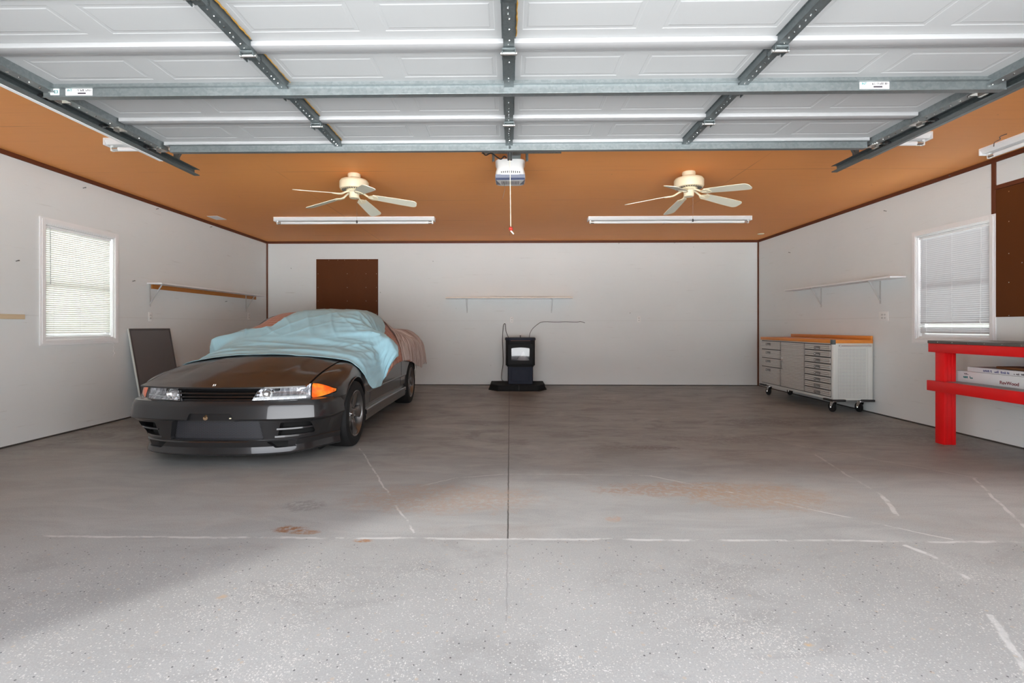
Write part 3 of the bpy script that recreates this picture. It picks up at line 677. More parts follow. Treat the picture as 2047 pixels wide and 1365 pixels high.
# ------------------------------------------------------------------ overhead door
DL, DR, ZD, Y1D, SH = -2.705, 2.745, 2.53, 3.845, .443
door = thing('garage_door', 'white sectional garage door raised flat under the ceiling', 'garage door', (0, 3.0, ZD))
stx = [-1.305, -.005, 1.325]
bays = [DL + .06, stx[0], stx[1], stx[2], DR - .06]
def section(i):
    y1 = Y1D - SH * i; y0 = y1 - SH + .004
    mb = MB(); bm = mb.bm
    ya, yb = y0 + .085, y1 - .135
    xs = [DL]; pan = []
    for b in range(4):
        a, c = bays[b] + .065, bays[b + 1] - .065; mid = (a + c) / 2
        for (p, q) in ((a, mid - .06), (mid + .06, c)): pan.append(len(xs)); xs += [p, q]
    xs.append(DR); ys = [y0, ya, yb, y1]
    V = {}
    for a, x in enumerate(xs):
        for b, y in enumerate(ys): V[a, b] = bm.verts.new((x, y, ZD))
    pf = []
    for a in range(len(xs) - 1):
        for b in range(3):
            f = bm.faces.new((V[a, b], V[a, b + 1], V[a + 1, b + 1], V[a + 1, b]))
            if b == 1 and a in pan: pf.append(f)
    # outer skin and rim
    W = {}
    for a, x in enumerate(xs):
        for b, y in ((0, y0), (3, y1)): W[a, b] = bm.verts.new((x, y, ZD + .045))
    n = len(xs) - 1
    bm.faces.new([W[a, 0] for a in range(n + 1)] + [W[a, 3] for a in range(n, -1, -1)])
    for a in range(n):
        bm.faces.new((V[a, 0], V[a + 1, 0], W[a + 1, 0], W[a, 0])); bm.faces.new((V[a, 3], W[a, 3], W[a + 1, 3], V[a + 1, 3]))
    for a in (0, n): bm.faces.new((V[a, 0], W[a, 0], W[a, 3], V[a, 3], V[a, 2], V[a, 1]))
    bmesh.ops.recalc_face_normals(bm, faces=bm.faces[:])
    bmesh.ops.inset_individual(bm, faces=pf, thickness=.006, depth=-.0018)
    bmesh.ops.inset_individual(bm, faces=pf, thickness=.022, depth=0)
    bmesh.ops.inset_individual(bm, faces=pf, thickness=.010, depth=.0018)
    o = mb.build('door_section', M['doorwhite'], door, 12, flip=False)
    for (a, b) in ((y1 - .068, y1 - .006), (y0 + .004, y0 + .03)):
        mb = MB(); mb.box(DL + .06, DR - .06, a, b, ZD - (.025 if a > y0 + .1 else .012), ZD, bev=.003); mb.build('rail', M['doorwhite2'], o, 25)
    for j, x in enumerate(stx):
        mb = MB(); a, b = y0 + .035, y1 - .012
        mb.prism([(x - .034, ZD), (x - .034, ZD - .003), (x - .027, ZD - .003), (x - .027, ZD - .042), (x + .027, ZD - .042), (x + .027, ZD - .003), (x + .034, ZD - .003), (x + .034, ZD)], a, b, 'y')
        rnd = random.Random(i * 7 + j); mb.mi = 1
        for q in range(9):
            yy = a + .03 + (b - a - .06) * q / 8 + rnd.uniform(-.008, .008)
            if rnd.random() < .85: mb.cyl((x + rnd.uniform(-.006, .006), yy, ZD - .042), (x, yy, ZD - .0445), .0035, n=7)
        s = mb.build('stile', [M['galvdark'], M['zinc']], o, 20)
        if (j == 0) or (j == 1 and i in (3, 4)):
            mb = MB(); pts = []; q = 0
            while q <= 1: pts.append((x + .036 + rnd.uniform(-.002, .003), a + (b - a - .07) * q, ZD - .003)); q += .07
            mb.tube(pts, [.0035 + rnd.uniform(-.002, .0015) for _ in pts], 7, 1); mb.build('adhesive_bead', M['amber'], o)
    for (x0, x1) in ((DL, DL + .062), (DR - .062, DR)):
        mb = MB(); mb.prism([(x0, ZD + .045), (x0, ZD - .052), (x1, ZD - .052), (x1, ZD - .046), (x0 + .005, ZD - .046), (x0 + .005, ZD + .045)] if x0 < 0 else [(x1, ZD + .045), (x1, ZD - .052), (x0, ZD - .052), (x0, ZD - .046), (x1 - .005, ZD - .046), (x1 - .005, ZD + .045)], y0, y1, 'y')
        mb.box(x0 + .012, x0 + .05, y0, y1, ZD - .046, ZD)
        rnd = random.Random(i + 50); mb.mi = 1
        for q in range(7):
            yy = y0 + .04 + (y1 - y0 - .08) * q / 6; mb.cyl((x0 + .03 + rnd.uniform(-.01, .01), yy, ZD - .052), (x0 + .03, yy, ZD - .055), .005, n=7)
        mb.build('end_stile', [M['galv'], M['zinc']], o, 20)
    return o
for i in range(5): section(i)
def strut(y, x0, x1):
    mb = MB(); z0 = ZD - .075
    # hat profile in y,z
    P = [(y - .022, ZD - .026), (y - .022, ZD - .030), (y, ZD - .030), (y, z0), (y + .045, z0), (y + .045, ZD - .002), (y + .068, ZD - .002), (y + .068, ZD + .0), (y + .047, ZD), (y + .043, z0 + .003), (y + .003, z0 + .003), (y + .003, ZD - .026)]
    mb.prism([(a, b) for a, b in P], x0, x1, 'x'); mb.box(x0, x1, y + .001, y + .004, z0, ZD)
    mb.box(x0, x1, y - .003, y + .008, z0 - .003, z0 + .003, bev=.001)
    return mb.build('strut', M['galv'], door, 20)
s1 = strut(2.865, DL - .01, DR + .05); s2 = strut(3.790, DL + .10, DR - .07)
def hinge(x, y):
    mb = MB(); mb.box(x - .030, x + .030, y - .055, y + .035, ZD - .050, ZD - .044, bev=.001).box(x - .034, x - .030, y - .05, y + .02, ZD - .066, ZD - .042).box(x + .030, x + .034, y - .05, y + .02, ZD - .066, ZD - .042)
    h = mb.build('hinge', M['galvdark'], door, 20)
    mb = MB(); mb.cyl((x - .040, y - .030, ZD - .060), (x + .040, y - .030, ZD - .060), .0095, n=12); mb.build('hinge_pin', M['zinc'], h)
for i in (1, 2, 3, 4):
    for x in stx: hinge(x, Y1D - SH * i - .01 + (.0 if i != 2 else -.0))
for i in range(0, 5):
    for sd in (-1, 1):
        y = Y1D - SH * i - .01 - (.03 if i == 0 else 0); xe = DL if sd < 0 else DR; xt = xe + sd * .082
        mb = MB(); mb.box(min(xe - sd * .055, xe + sd * .004), max(xe - sd * .055, xe + sd * .004), y - .05, y + .03, ZD - .062, ZD - .052, bev=.002)
        mb.box(xe - .004 - (.01 if sd > 0 else -.01), xe + .004, y - .03, y + .02, ZD - .075, ZD - .03); b = mb.build('roller_bracket', M['zinc'], door, 20)
        mb = MB(); mb.cyl((xe - sd * .05, y - .012, ZD - .045), (xt, y - .012, ZD - .045), .0055, n=10); mb.build('roller_shaft', M['zinc'], b)
        mb = MB(); mb.cyl((xt - .012, y - .012, ZD - .045), (xt + .012, y - .012, ZD - .045), .0215, n=20); mb.build('roller', M['black'], b)
# stickers on the middle strut (face y = 2.865 - tiny)
def sticker(x0, x1, z0, z1, name='sticker'):
    mb = MB(); mb.box(x0, x1, 2.8635, 2.865, z0, z1); return mb.build(name, M['label'], door, 0)
FACE = Matrix.Translation((0, 2.8628, 0)) @ Matrix.Rotation(PI / 2, 4, 'X')
def strut_text(par, s, x, z, sz, mat):
    text_mb(s, sz, Matrix.Translation((x, 2.8629, z)) @ Matrix.Rotation(PI / 2, 4, 'X')).build('printing', mat, par, 0)
def smarks(par, x, z, w, h, seed):
    rnd = random.Random(seed); mb = MB(); q = 0
    while q < w:
        b = rnd.uniform(.005, .009); mb.box(x + q, x + q + b * .35, 2.8627, 2.8634, z, z + h)
        mb.box(x + q, x + q + b * .8, 2.8627, 2.8634, z + h * rnd.choice((0, .4, .8)), z + h * rnd.choice((.2, .6, 1)))
        q += b + .003
    mb.build('printing', M['printdark'], par, 0)
a = sticker(-2.582, -2.425, ZD - .069, ZD - .018)
strut_text(a, 'INT', -2.557, ZD - .040, .018, M['printgreen']); smarks(a, -2.515, ZD - .046, .085, .013, 5)
mb = MB(); mb.box(-2.510, -2.462, 2.8627, 2.8634, ZD - .062, ZD - .052); mb.build('print_bar', M['printdark'], a, 0)
a = sticker(-2.672, -2.620, ZD - .066, ZD - .030); strut_text(a, 'E3', -2.638, ZD - .048, .026, M['printgreen'])
a = sticker(1.978, 2.143, ZD - .069, ZD - .018)
strut_text(a, 'INT', 2.003, ZD - .040, .018, M['printgreen']); smarks(a, 2.048, ZD - .046, .085, .013, 6)
mb = MB(); mb.box(2.055, 2.105, 2.8627, 2.8634, ZD - .062, ZD - .052); mb.build('print_bar', M['printdark'], a, 0)

# horizontal tracks
def track(sd, label):
    xe = DL if sd < 0 else DR; xw = xe + sd * .100; zt = ZD - .045
    t = thing('door_track', label, 'door track', (xw, 3.0, zt), 'horizontal door tracks')
    ye = 4.40; ys = 1.15
    P = [(0, .028), (0, -.028), (-.046, -.028), (-.050, -.022), (-.047, -.021), (-.044, -.0255), (-.0025, -.0255), (-.0025, .0255), (-.044, .0255), (-.047, .021), (-.050, .022), (-.046, .028)]
    mb = MB(); mb.prism([(xw + sd * a, zt + b) for a, b in P], ys, ye, 'y'); mb.build('rail', M['galvdark'], t, 20)
    mb = MB(); mb.prism([(xw + sd * a, zt + b) for a, b in [(.001, -.030), (.001, .020), (.004, .020), (.004, -.026), (.030, -.026), (.030, -.030)]], ys, 4.0 if sd < 0 else 4.05, 'y')
    c = mb.build('angle_iron', M['white'] if sd < 0 else M['galv'], t, 20)
    for yy in (4.12, 2.2):
        mb = MB(); xx = xw - sd * .02
        mb.box(xx - .016, xx + .016, yy - .0015, yy + .0015, zt + .026, ZC).box(xx - .0015 - sd * .016, xx + .0015 - sd * .016, yy, yy + .03, zt + .026, ZC)
        mb.tube([(xx - sd * .02, yy + .002, zt + .03), (xx - sd * .12, yy + .03, ZC)], .008, 4); mb.build('hanger', M['galvdark'], t, 20)
    return t
track(-1, 'galvanised door track with white angle on the left'); track(1, 'galvanised door track on the right side')

# ------------------------------------------------------------------ opener
op = thing('door_opener', 'white garage door opener hanging between the two fans', 'door opener', (0.0, 4.75, 2.45))
cx = .004
def ring(w, y, z0, z1, r=.02): return w
mb = MB()
# motor head: front face lofted, narrower at the top
secs = [(.140, 4.640, 2.672), (.128, 4.632, 2.640), (.128, 4.622, 2.60), (.138, 4.612, 2.560), (.142, 4.606, 2.522), (.140, 4.612, 2.518)]
def op_fn(u, v):
    i = u * (len(secs) - 1); a = int(min(i, len(secs) - 2)); f = i - a
    w, y, z = [secs[a][k_] * (1 - f) + secs[a + 1][k_] * f for k_ in range(3)]
    n_ = 24; t_ = v * 2 * PI
    ex = 5.0; c_, s_ = math.cos(t_), math.sin(t_)
    X_ = cx + w * math.copysign(abs(c_) ** (2 / ex), c_); yy = 4.80 + (4.80 - y) * math.copysign(abs(s_) ** (2 / ex), s_)
    return (X_, yy, z)
mb.grid(op_fn, 20, 48)
bmesh.ops.remove_doubles(mb.bm, verts=mb.bm.verts[:], dist=1e-4)
for e in (0, 1):
    zz = secs[0][2] if e == 0 else secs[-1][2]; vs = [v for v in mb.bm.verts if abs(v.co.z - zz) < 1e-4]
    bmesh.ops.contextual_create(mb.bm, geom=vs + [ed for ed in mb.bm.edges if ed.verts[0] in vs and ed.verts[1] in vs])
mb.mi = 1
for i in range(10): mb.box(cx - .085 + i * .0185, cx - .085 + i * .0185 + .009, 4.600, 4.612, 2.530, 2.552 - abs(i - 4.5) * .0012, bev=.001)
hs = mb.build('motor_head', [M['plastic'], M['slot']], op, 40)
mb = MB(); mb.prism([(4.612, 2.521), (4.622, 2.492), (4.640, 2.476), (4.66, 2.478), (4.96, 2.521)], cx - .136, cx + .136, 'x'); l = mb.build('light_lens', M['lens'], op, 20)
mb = MB(); mb.faces([(cx - .130, 4.640, 2.4755), (cx + .130, 4.640, 2.4755), (cx + .085, 4.93, 2.508), (cx - .085, 4.93, 2.508), (cx - .130, 4.640, 2.485), (cx + .130, 4.640, 2.485), (cx + .085, 4.93, 2.520), (cx - .085, 4.93, 2.520)], [(0, 1, 2, 3), (4, 5, 6, 7), (0, 1, 5, 4), (1, 2, 6, 5), (2, 3, 7, 6), (3, 0, 4, 7)])
mb.mi = 1
for i in range(12):
    x = cx - .080 + i * .0142; mb.faces([(x, 4.70, 2.4818), (x + .006, 4.70, 2.4818), (x + .005, 4.88, 2.5019), (x - .001, 4.88, 2.5019), (x, 4.70, 2.4835), (x + .006, 4.70, 2.4835), (x + .005, 4.88, 2.504), (x - .001, 4.88, 2.504)], [(0, 1, 2, 3), (4, 5, 6, 7), (0, 1, 5, 4), (1, 2, 6, 5), (2, 3, 7, 6), (3, 0, 4, 7)])
b = mb.build('bottom_cover', [M['plastic'], M['slot']], op, 20)
mb = MB(); mb.box(-.258, .474, 4.61, 4.64, ZC - .004, ZC).box(-.258, .474, 4.61, 4.614, ZC - .03, ZC); mb.build('ceiling_angle', M['galvdark'], op, 20)
for x in (cx - .155, cx + .155):
    mb = MB(); mb.box(x - .012, x + .012, 4.612, 4.616, 2.64, ZC - .004).box(x - .012, x - .009, 4.612, 4.64, 2.64, ZC - .004); mb.cyl((x, 4.605, 2.652), (x, 4.62, 2.652), .009, n=8)
    mb.build('hanger', M['galvdark'], op, 20)
mb = MB(); mb.box(-.022, .022, 1.0, 4.66, 2.655, 2.695, bev=.002).box(-.012, .10, 4.55, 4.75, 2.672, 2.690); mb.build('rail', M['galvdark'], op, 20)
mb = MB(); mb.box(-.026, .026, 4.06, 4.20, 2.600, 2.655, bev=.004).box(-.016, .016, 4.09, 4.15, 2.492, 2.60, bev=.003); mb.build('trolley', M['black'], op, 25)
mb = MB(); mb.box(-.006, .006, 3.776, 3.784, 2.465, 2.56).box(-.03, .03, 3.775, 3.784, 2.53, 2.545).box(-.014, .014, 3.772, 3.786, 2.505, 2.52); mb.tube([(0, 3.77, 2.475), (0, 3.95, 2.445), (0, 4.11, 2.50)], .008, 6, 3); mb.build('door_arm', M['galvdark'], op, 20)
mb = MB(); mb.tube([(.0, 4.12, 2.495), (.004, 4.12, 2.3), (.008, 4.12, 1.94)], .0035, 7, 4); c = mb.build('pull_cord', M['rope'], op)
mb = MB(); mb.lathe([(0, 0), (.010, .002), (.018, .010), (.018, .022), (.010, .032), (0, .034)], (.008, 4.12, 1.905), 14); mb.build('handle', M['handle'], c)
mb = MB(); mb.tube([(.008, 4.12, 1.906), (.020, 4.12, 1.893), (.032, 4.12, 1.878)], .0055, 7, 2); mb.build('cord_end', M['label'], c)
mb = MB(); mb.tube([(cx - .06, 4.70, 2.483), (cx - .05, 4.70, 2.42), (cx - .06, 4.69, 2.36), (cx - .075, 4.69, 2.31)], .0016, 6, 4); mb.build('antenna_wire', M['cord'], op)
mb = MB(); mb.tube([(-.25, 4.60, ZC - .02), (-.22, 4.59, ZC - .05), (-.17, 4.60, ZC - .03), (-.11, 4.60, ZC - .07), (-.08, 4.61, 2.66), (-.05, 4.62, 2.69), (-.03, 4.63, 2.675)], .006, 7, 5); mb.build('power_cord', M['black'], op)

# ------------------------------------------------------------------ leaning screen panel
t = thing('screen_panel', 'dark grey framed screen leaning on the left wall behind the car', 'screen', (XL, 6.36, 0))
ax0, ax1 = Vector((XL + .205, 0, 0)), Vector((XL + .012, 0, 1.085)); dv = (ax1 - ax0).normalized(); L = (ax1 - ax0).length
Mx = Matrix(((0, dv.x, dv.z, ax0.x), (1, 0, 0, 5.995), (0, dv.z, -dv.x, ax0.z + .004), (0, 0, 0, 1)))    # local x -> world y, local y -> up the slope, local z -> out of the wall
W = .735
mb = MB(); mb.box(.022, W - .022, .022, L - .022, .003, .009, mat=Mx); mb.build('mesh_sheet', M['screen'], t, 0)
mb = MB(); fr = .024
mb.box(0, W, 0, fr, -.006, .014, bev=.002, mat=Mx).box(0, W, L - fr, L, -.006, .014, bev=.002, mat=Mx).box(0, fr, fr, L - fr, -.006, .014, bev=.002, mat=Mx).box(W - fr, W, fr, L - fr, -.006, .014, bev=.002, mat=Mx)
mb.build('frame', M['screenframe'], t, 20)
for (a, b) in ((-.010, 0), (W, W + .006)):
    mb = MB(); mb.box(a, b, 0, L, -.006, .014, bev=.002, mat=Mx); mb.build('edge_strip', M['silverframe'], t, 20)

# ------------------------------------------------------------------ pellet stove
mb = MB()
PADP = [(-.345, 9.36), (-.345, 8.86), (-.20, 8.64), (.50, 8.64), (.62, 8.86), (.62, 9.36)]
pad = thing('hearth_pad', 'low black stone hearth pad on the floor under the stove', 'hearth pad', (.137, 9.0, 0))
mb.prism(PADP, .012, .098, 'z'); bmesh.ops.bevel(mb.bm, geom=mb.bm.edges[:], offset=.006, segments=2, affect='EDGES'); mb.build('slab', M['stone'], pad, 25)
mb = MB(); mb.prism([(-.375, 9.38), (-.375, 8.84), (-.21, 8.615), (.51, 8.615), (.65, 8.84), (.65, 9.38)], 0, .012, 'z'); mb.build('base_edge', M['stone'], pad, 25)
mb = MB(); mb.box(.155, .163, 8.632, 8.66, .014, .0985); mb.build('joint_gap', M['slot'], pad, 0)
sx, sy = .188, 8.82
st = thing('pellet_stove', 'black pellet stove with a small window standing on the hearth pad', 'stove', (sx, sy + .25, .098))
zb = .0985
mb = MB(); mb.prism([(sx - .205, sy + .03), (sx + .205, sy + .03), (sx + .225, sy + .06), (sx + .225, sy + .46), (sx - .225, sy + .46), (sx - .225, sy + .06)], zb, .405, 'z'); p = mb.build('pedestal', M['stoveblue'], st, 25)
mb = MB()
for (a, b, c, d) in ((-.165, .165, .345, .360), (-.165, .165, .15, .165), (-.165, -.150, .165, .345), (.150, .165, .165, .345)): mb.box(sx + a, sx + b, sy + .024, sy + .032, c, d, bev=.002)
mb.build('pedestal_panel_frame', M['stoveblue'], p, 25)
P = [(-.262, .14), (-.195, .02), (-.12, 0), (.12, 0), (.195, .02), (.262, .14), (.262, .47), (-.262, .47)]
body = [(sx + a, sy + b) for a, b in P]
mb = MB(); mb.prism(body, .400, .870, 'z'); bmesh.ops.bevel(mb.bm, geom=[e for e in mb.bm.edges if abs(e.verts[0].co.z - e.verts[1].co.z) < .01 and e.verts[0].co.z < .5], offset=.02, segments=2, affect='EDGES')
bd = mb.build('firebox', M['stoveblack'], st, 25)
c_ = MB(); c_.box(sx - .165, sx + .165, sy - .05, sy + .28, .515, .745); boolean(bd, c_); smooth(bd.data, 25)
mb = MB(); mb.box(sx - .160, sx + .160, sy + .2, sy + .255, .52, .74); mb.build('fire_liner', M['ashgrey'], bd, 0)
mb = MB(); mb.lathe([(0, .60 + .085), (.02, .675), (.06, .60), (.10, .535), (.11, .5155), (0, .5155)], (sx + .05, sy + .13, 0), 24); mb.build('ash_heap', M['ash'], bd)  # pale cone in front of the grey liner, behind the glass
# door with arched opening
mb = MB(); arch = [(-.160, .516)] + [(-.160 + .32 * i / 16, .728 + .018 * math.sin(PI * i / 16)) for i in range(17)] + [(.160, .516)]
outer = [(-.215, .455)] + [(-.215 + .43 * i / 16, .800 + .012 * math.sin(PI * i / 16)) for i in range(17)] + [(.215, .455)]
n = len(arch)
for y in (0, 1):
    yy = sy - .022 if y == 0 else sy + .004
    for q in arch + outer: mb.bm.verts.new((sx + q[0], yy, q[1]))
mb.bm.verts.ensure_lookup_table(); v = mb.bm.verts
for i in range(n):
    j = (i + 1) % n
    mb.bm.faces.new((v[i], v[j], v[n + j], v[n + i])); mb.bm.faces.new((v[2 * n + i], v[3 * n + i], v[3 * n + j], v[2 * n + j]))
    mb.bm.faces.new((v[i], v[2 * n + i], v[2 * n + j], v[j])); mb.bm.faces.new((v[n + i], v[n + j], v[3 * n + j], v[3 * n + i]))
dr = mb.build('door', M['stoveblack'], st, 25)
mb = MB(); mb.prism([(sx + a * .99, b) for a, b in arch], sy - .012, sy - .008, 'y'); mb.build('glass', M['stoveglass'], dr, 0)
mb = MB(); mb.box(sx - .205, sx + .205, sy - .02, sy + .02, .405, .425, bev=.005).box(sx - .21, sx + .21, sy - .015, sy + .02, .43, .447, bev=.005); mb.build('ash_lip', M['stoveblack'], st, 25)
mb = MB(); mb.prism([(sx + a * 1.04, sy + b * 1.02 - .012) for a, b in P], .868, .915, 'z'); bmesh.ops.bevel(mb.bm, geom=mb.bm.edges[:], offset=.006, segments=2, affect='EDGES'); tp = mb.build('top_plate', M['stoveblue'], st, 25)
mb = MB(); mb.box(sx - .17, sx + .17, sy - .022, sy + .0, .862, .869); mb.build('trim_line', M['copper'], tp, 0)
mb = MB(); mb.cyl((sx, sy + .10, .91), (sx, sy + .10, .955), .007, n=10); mb.cyl((sx - .01, sy + .1, .95), (sx + .012, sy + .1, .952), .005, n=8); mb.build('damper_lever', M['stoveblack'], tp)
# cables
mb = MB(); mb.tube([(sx - .21, sy + .30, .912), (sx - .235, sy + .36, .96), (-.075, 9.44, 1.05), (-.085, 9.48, 1.155), (-.105, 9.48, 1.165), (-.125, 9.48, 1.10), (-.14, 9.47, .85), (-.13, 9.46, .60), (-.128, 9.46, .42), (-.155, 9.45, .22), (-.15, 9.36, .125), (-.10, 9.22, .105), (-.04, 9.20, .105)], .006, 7, 6)
tag(mb.build('power_cable', M['cord']), 'dark cable looping up the wall left of the stove', 'cable')
mb = MB(); mb.tube([(sx + .17, sy + .32, .914), (sx + .185, sy + .40, .99), (.43, 9.47, 1.07), (.52, 9.485, 1.15), (.60, 9.49, 1.197), (.70, 9.49, 1.205), (.88, 9.49, 1.199), (1.05, 9.49, 1.205), (1.25, 9.49, 1.198), (1.34, 9.49, 1.207), (1.42, 9.49, 1.185)], .005, 7, 6)
tag(mb.build('wall_wire', M['cord']), 'thin dark wire running along back wall from the stove top', 'wire')

# ------------------------------------------------------------------ rolling steel cabinet
x0, x1, y0, y1, zb, zt = 4.15, 4.655, 6.50, 8.325, .168, .900
cb = thing('tool_cabinet', 'steel rolling tool cabinet with orange wooden top against the right wall', 'cabinet', ((x0 + x1) / 2, (y0 + y1) / 2, 0))
M['recess'] = plain('dark recess', (.10, .095, .09), .6, .1)
mb = MB(); mb.box(x0, x1, y0, y1, zb, zt, bev=.004); bd = mb.build('body', M['cabgrey'], cb, 25)
mb = MB(); mb.box(x0 - .012, x1, y0 - .008, y1 + .008, zt, zt + .045, bev=.004); mb.build('worktop', M['orangewood'], cb, 25)
mb = MB(); mb.box(x1 - .025, x1, y0 - .004, y1, zt + .045, zt + .095, bev=.003); mb.build('backsplash', M['orangewood'], cb, 25)
mb = MB(); mb.box(x0 - .016, x0 + .03, y0 - .012, y0 + .03, zt - .015, zt + .047, bev=.003); mb.build('corner_cap', M['galvdark'], cb, 25)
def ribbed(ya, yb, za, zb_, pitch=.021):
    # front sheet facing -x with fine horizontal corrugation
    mb = MB(); n_ = max(2, int((zb_ - za) / pitch)) * 4; xf = x0 - .016
    pr = [(xf - .0030 * math.sin(2 * PI * i / 4), za + (zb_ - za) * i / n_) for i in range(n_ + 1)]
    mb.prism([(x0, za)] + pr + [(x0, zb_)], ya, yb, 'y') if 0 else None
    vs = []; 
    for yy in (ya, yb):
        for (x, z) in [(x0 + .001, za)] + pr + [(x0 + .001, zb_)]: vs.append((x, yy, z))
    k_ = len(pr) + 2
    mb.faces(vs, [(i, i + 1, k_ + i + 1, k_ + i) for i in range(k_ - 1)] + [tuple(range(k_)), tuple(range(2 * k_ - 1, k_ - 1, -1))])
    return mb
def pull(par, yc, zc, w=.10, h=.036):
    xf = x0 - .018
    mb = MB(); mb.box(xf - .0035, xf, yc - w / 2, yc + w / 2, zc - h / 2, zc + h / 2, bev=.0015); p = mb.build('pull_plate', plain('dark steel pull', (.25, .24, .23), .35, .7), par, 25)
    return p
def drawer(ya, yb, za, zb_, hy, w):
    d = ribbed(ya, yb, za, zb_).build('drawer', M['stainless'], cb, 60)
    xf = x0 - .018
    mb = MB(); mb.box(xf - .006, xf, hy - w / 2, hy + w / 2, zb_ - .062, zb_ - .022, bev=.002); mb.build('pull_plate', M['pullsteel'], d, 25)
    mb = MB(); mb.cyl((xf - .005, hy + .03, zb_ - .042), (xf - .016, hy + .03, zb_ - .042), .010, .008, n=12); mb.build('lock', M['chrome'], d)
    mb = MB(); mb.box(xf - .012, xf - .005, hy - w / 2 + .008, hy + .012, zb_ - .058, zb_ - .050, bev=.002); mb.build('pull_lip', M['chrome'], d, 25)
M['pullsteel'] = plain('dark steel pull', (.20, .19, .18), .32, .7, .1)
g_ = .007
mb = MB(); mb.box(x0 - .004, x0, y0 + .03, y1 - .025, .20, .89); mb.build('drawer_recess', M['recess'], cb, 0)  # dark sheet standing in for the shade in the drawer gaps
c1, c2 = 7.095, 7.715
# near column, eight drawers
h = (.885 - .205) / 8
for i in range(8): drawer(y0 + .035, c1 - .012, .205 + i * h + g_, .205 + (i + 1) * h - g_, y0 + .30, .13)
# far column, four drawers
for (a, b) in ((.205, .472), (.472, .612), (.612, .750), (.750, .885)): drawer(c2 + .012, y1 - .03, a + g_, b - g_, c2 + .36, .14)
d = ribbed(c1 + .012, c2 - .012, .205 + g_, .885 - g_).build('door', M['stainless'], cb, 60)
mb = MB(); mb.box(x0 - .036, x0 - .026, c2 - .055, c2 - .04, .47, .60, bev=.003).box(x0 - .028, x0 - .014, c2 - .055, c2 - .04, .47, .482).box(x0 - .028, x0 - .014, c2 - .055, c2 - .04, .588, .60); mb.build('handle', M['pullsteel'], d, 25)
mb = MB(); mb.cyl((x0 - .014, c2 - .035, .635), (x0 - .024, c2 - .035, .635), .012, n=14); mb.build('lock', M['chrome'], d)
# near end panel, facing -y
mb = MB(); mb.box(x0 + .075, x1 - .085, y0 - .003, y0 + .001, .20, .83); mb.build('perforated_panel', M['perf'], cb, 0)
for (a, b) in ((x0 + .002, x0 + .062), (x1 - .062, x1 - .002)):
    mb = MB(); mb.box(a, b, y0 - .006, y0, .175, .895, bev=.003); mb.build('corner_post', M['cabgrey'], cb, 25)
mb = MB(); mb.cyl((x0 + .07, y0 - .038, .868), (x1 - .05, y0 - .038, .868), .011, n=14); mb.box(x0 + .06, x0 + .085, y0 - .045, y0, .855, .882, bev=.003).box(x1 - .07, x1 - .045, y0 - .045, y0, .855, .882, bev=.003); mb.build('push_bar', M['chrome'], cb, 25)
for (x, y) in ((x0 + .075, y0 + .10), (x1 - .085, y0 + .10), (x0 + .075, y1 - .11), (x1 - .085, y1 - .11)):
    ny = y < 7; nx = x < 4.4
    ya, yb = (y0 - .03, y0 + .16) if ny else (y1 - .17, y1 + .02); xa, xb = (x0 - .03, x0 + .15) if nx else (x1 - .15, x1 + (.012 if ny else .0))
    mb = MB(); mb.box(xa, xb, ya, yb, zb - .014, zb + .012, bev=.006); b = mb.build('corner_bumper', M['black'], cb, 25)
    mb = MB(); mb.cyl((x - .017, y + .03, .0625), (x + .017, y + .03, .0625), .0625, n=28); bmesh.ops.bevel(mb.bm, geom=[e for e in mb.bm.edges if abs(e.verts[0].co.x - e.verts[1].co.x) < 1e-4], offset=.006, segments=2, affect='EDGES'); w = mb.build('caster_wheel', M['rubber'], cb, 35)
    mb = MB(); mb.cyl((x, y, .135), (x, y, .158), .036, n=20)
    for e in (-.024, .024):
        mb.prism([(y - .032, .137), (y + .030, .137), (y + .048, .0625), (y + .030, .045), (y + .012, .056)], x + e - .002, x + e + .002, 'x')
    mb.prism([(y - .03, .137), (y + .03, .137), (y - .0, .125)], x - .025, x + .025, 'x')
    mb.cyl((x - .03, y + .03, .0625), (x + .03, y + .03, .0625), .009, n=10); mb.build('caster_fork', M['chrome'], w, 25)

# ------------------------------------------------------------------ red workbench
bx0, bx1, by0, by1 = 4.062, 4.665, 2.25, 4.93
wb = thing('workbench', 'bright red wooden workbench with dark top along the right wall', 'workbench', ((bx0 + bx1) / 2, 3.6, 0))
mb = MB(); mb.box(bx0 - .008, bx1, by0, by1, .955, .983, bev=.004); tp = mb.build('top', M['hardtop'], wb, 25)
for i in range(14):
    mb = MB(); mb.cyl((bx0 - .008, by1 - .12 - i * .155, .969), (bx0 - .0105, by1 - .12 - i * .155, .969), .006, n=9); mb.build('rivet', M['zinc'], tp)
def rail(a, b, c, d, e, f, name='rail'):
    mb = MB(); mb.box(a, b, c, d, e, f, bev=.003); return mb.build(name, M['red'], wb, 25)
rail(bx0, bx0 + .038, by0, by1, .872, .955); rail(bx1 - .05, bx1 - .012, by0, by1, .872, .955); rail(bx0 + .038, bx1 - .05, by1 - .06, by1 - .022, .872, .955)
rail(bx0 - .006, bx0 + .034, by0, by1 + .01, .500, .598, 'shelf_rail'); rail(bx1 - .05, bx1 - .012, by0, by1, .500, .598, 'shelf_rail')
mb = MB(); mb.box(bx0 + .034, bx1 - .012, by0, by1 - .02, .575, .597); mb.build('lower_shelf', M['shelfgrey'], wb, 0)
for ly in (4.79, 2.35):
    for lx in (bx0 + .034,):
        mb = MB(); mb.box(lx, lx + .038, ly, ly + .10, 0, .955, bev=.003); mb.box(lx + .038, lx + .076, ly + .004, ly + .09, 0, .955, bev=.003).box(lx + .076, lx + .112, ly + .001, ly + .09, 0, .955, bev=.003)
        mb.build('leg', M['red'], wb, 25)
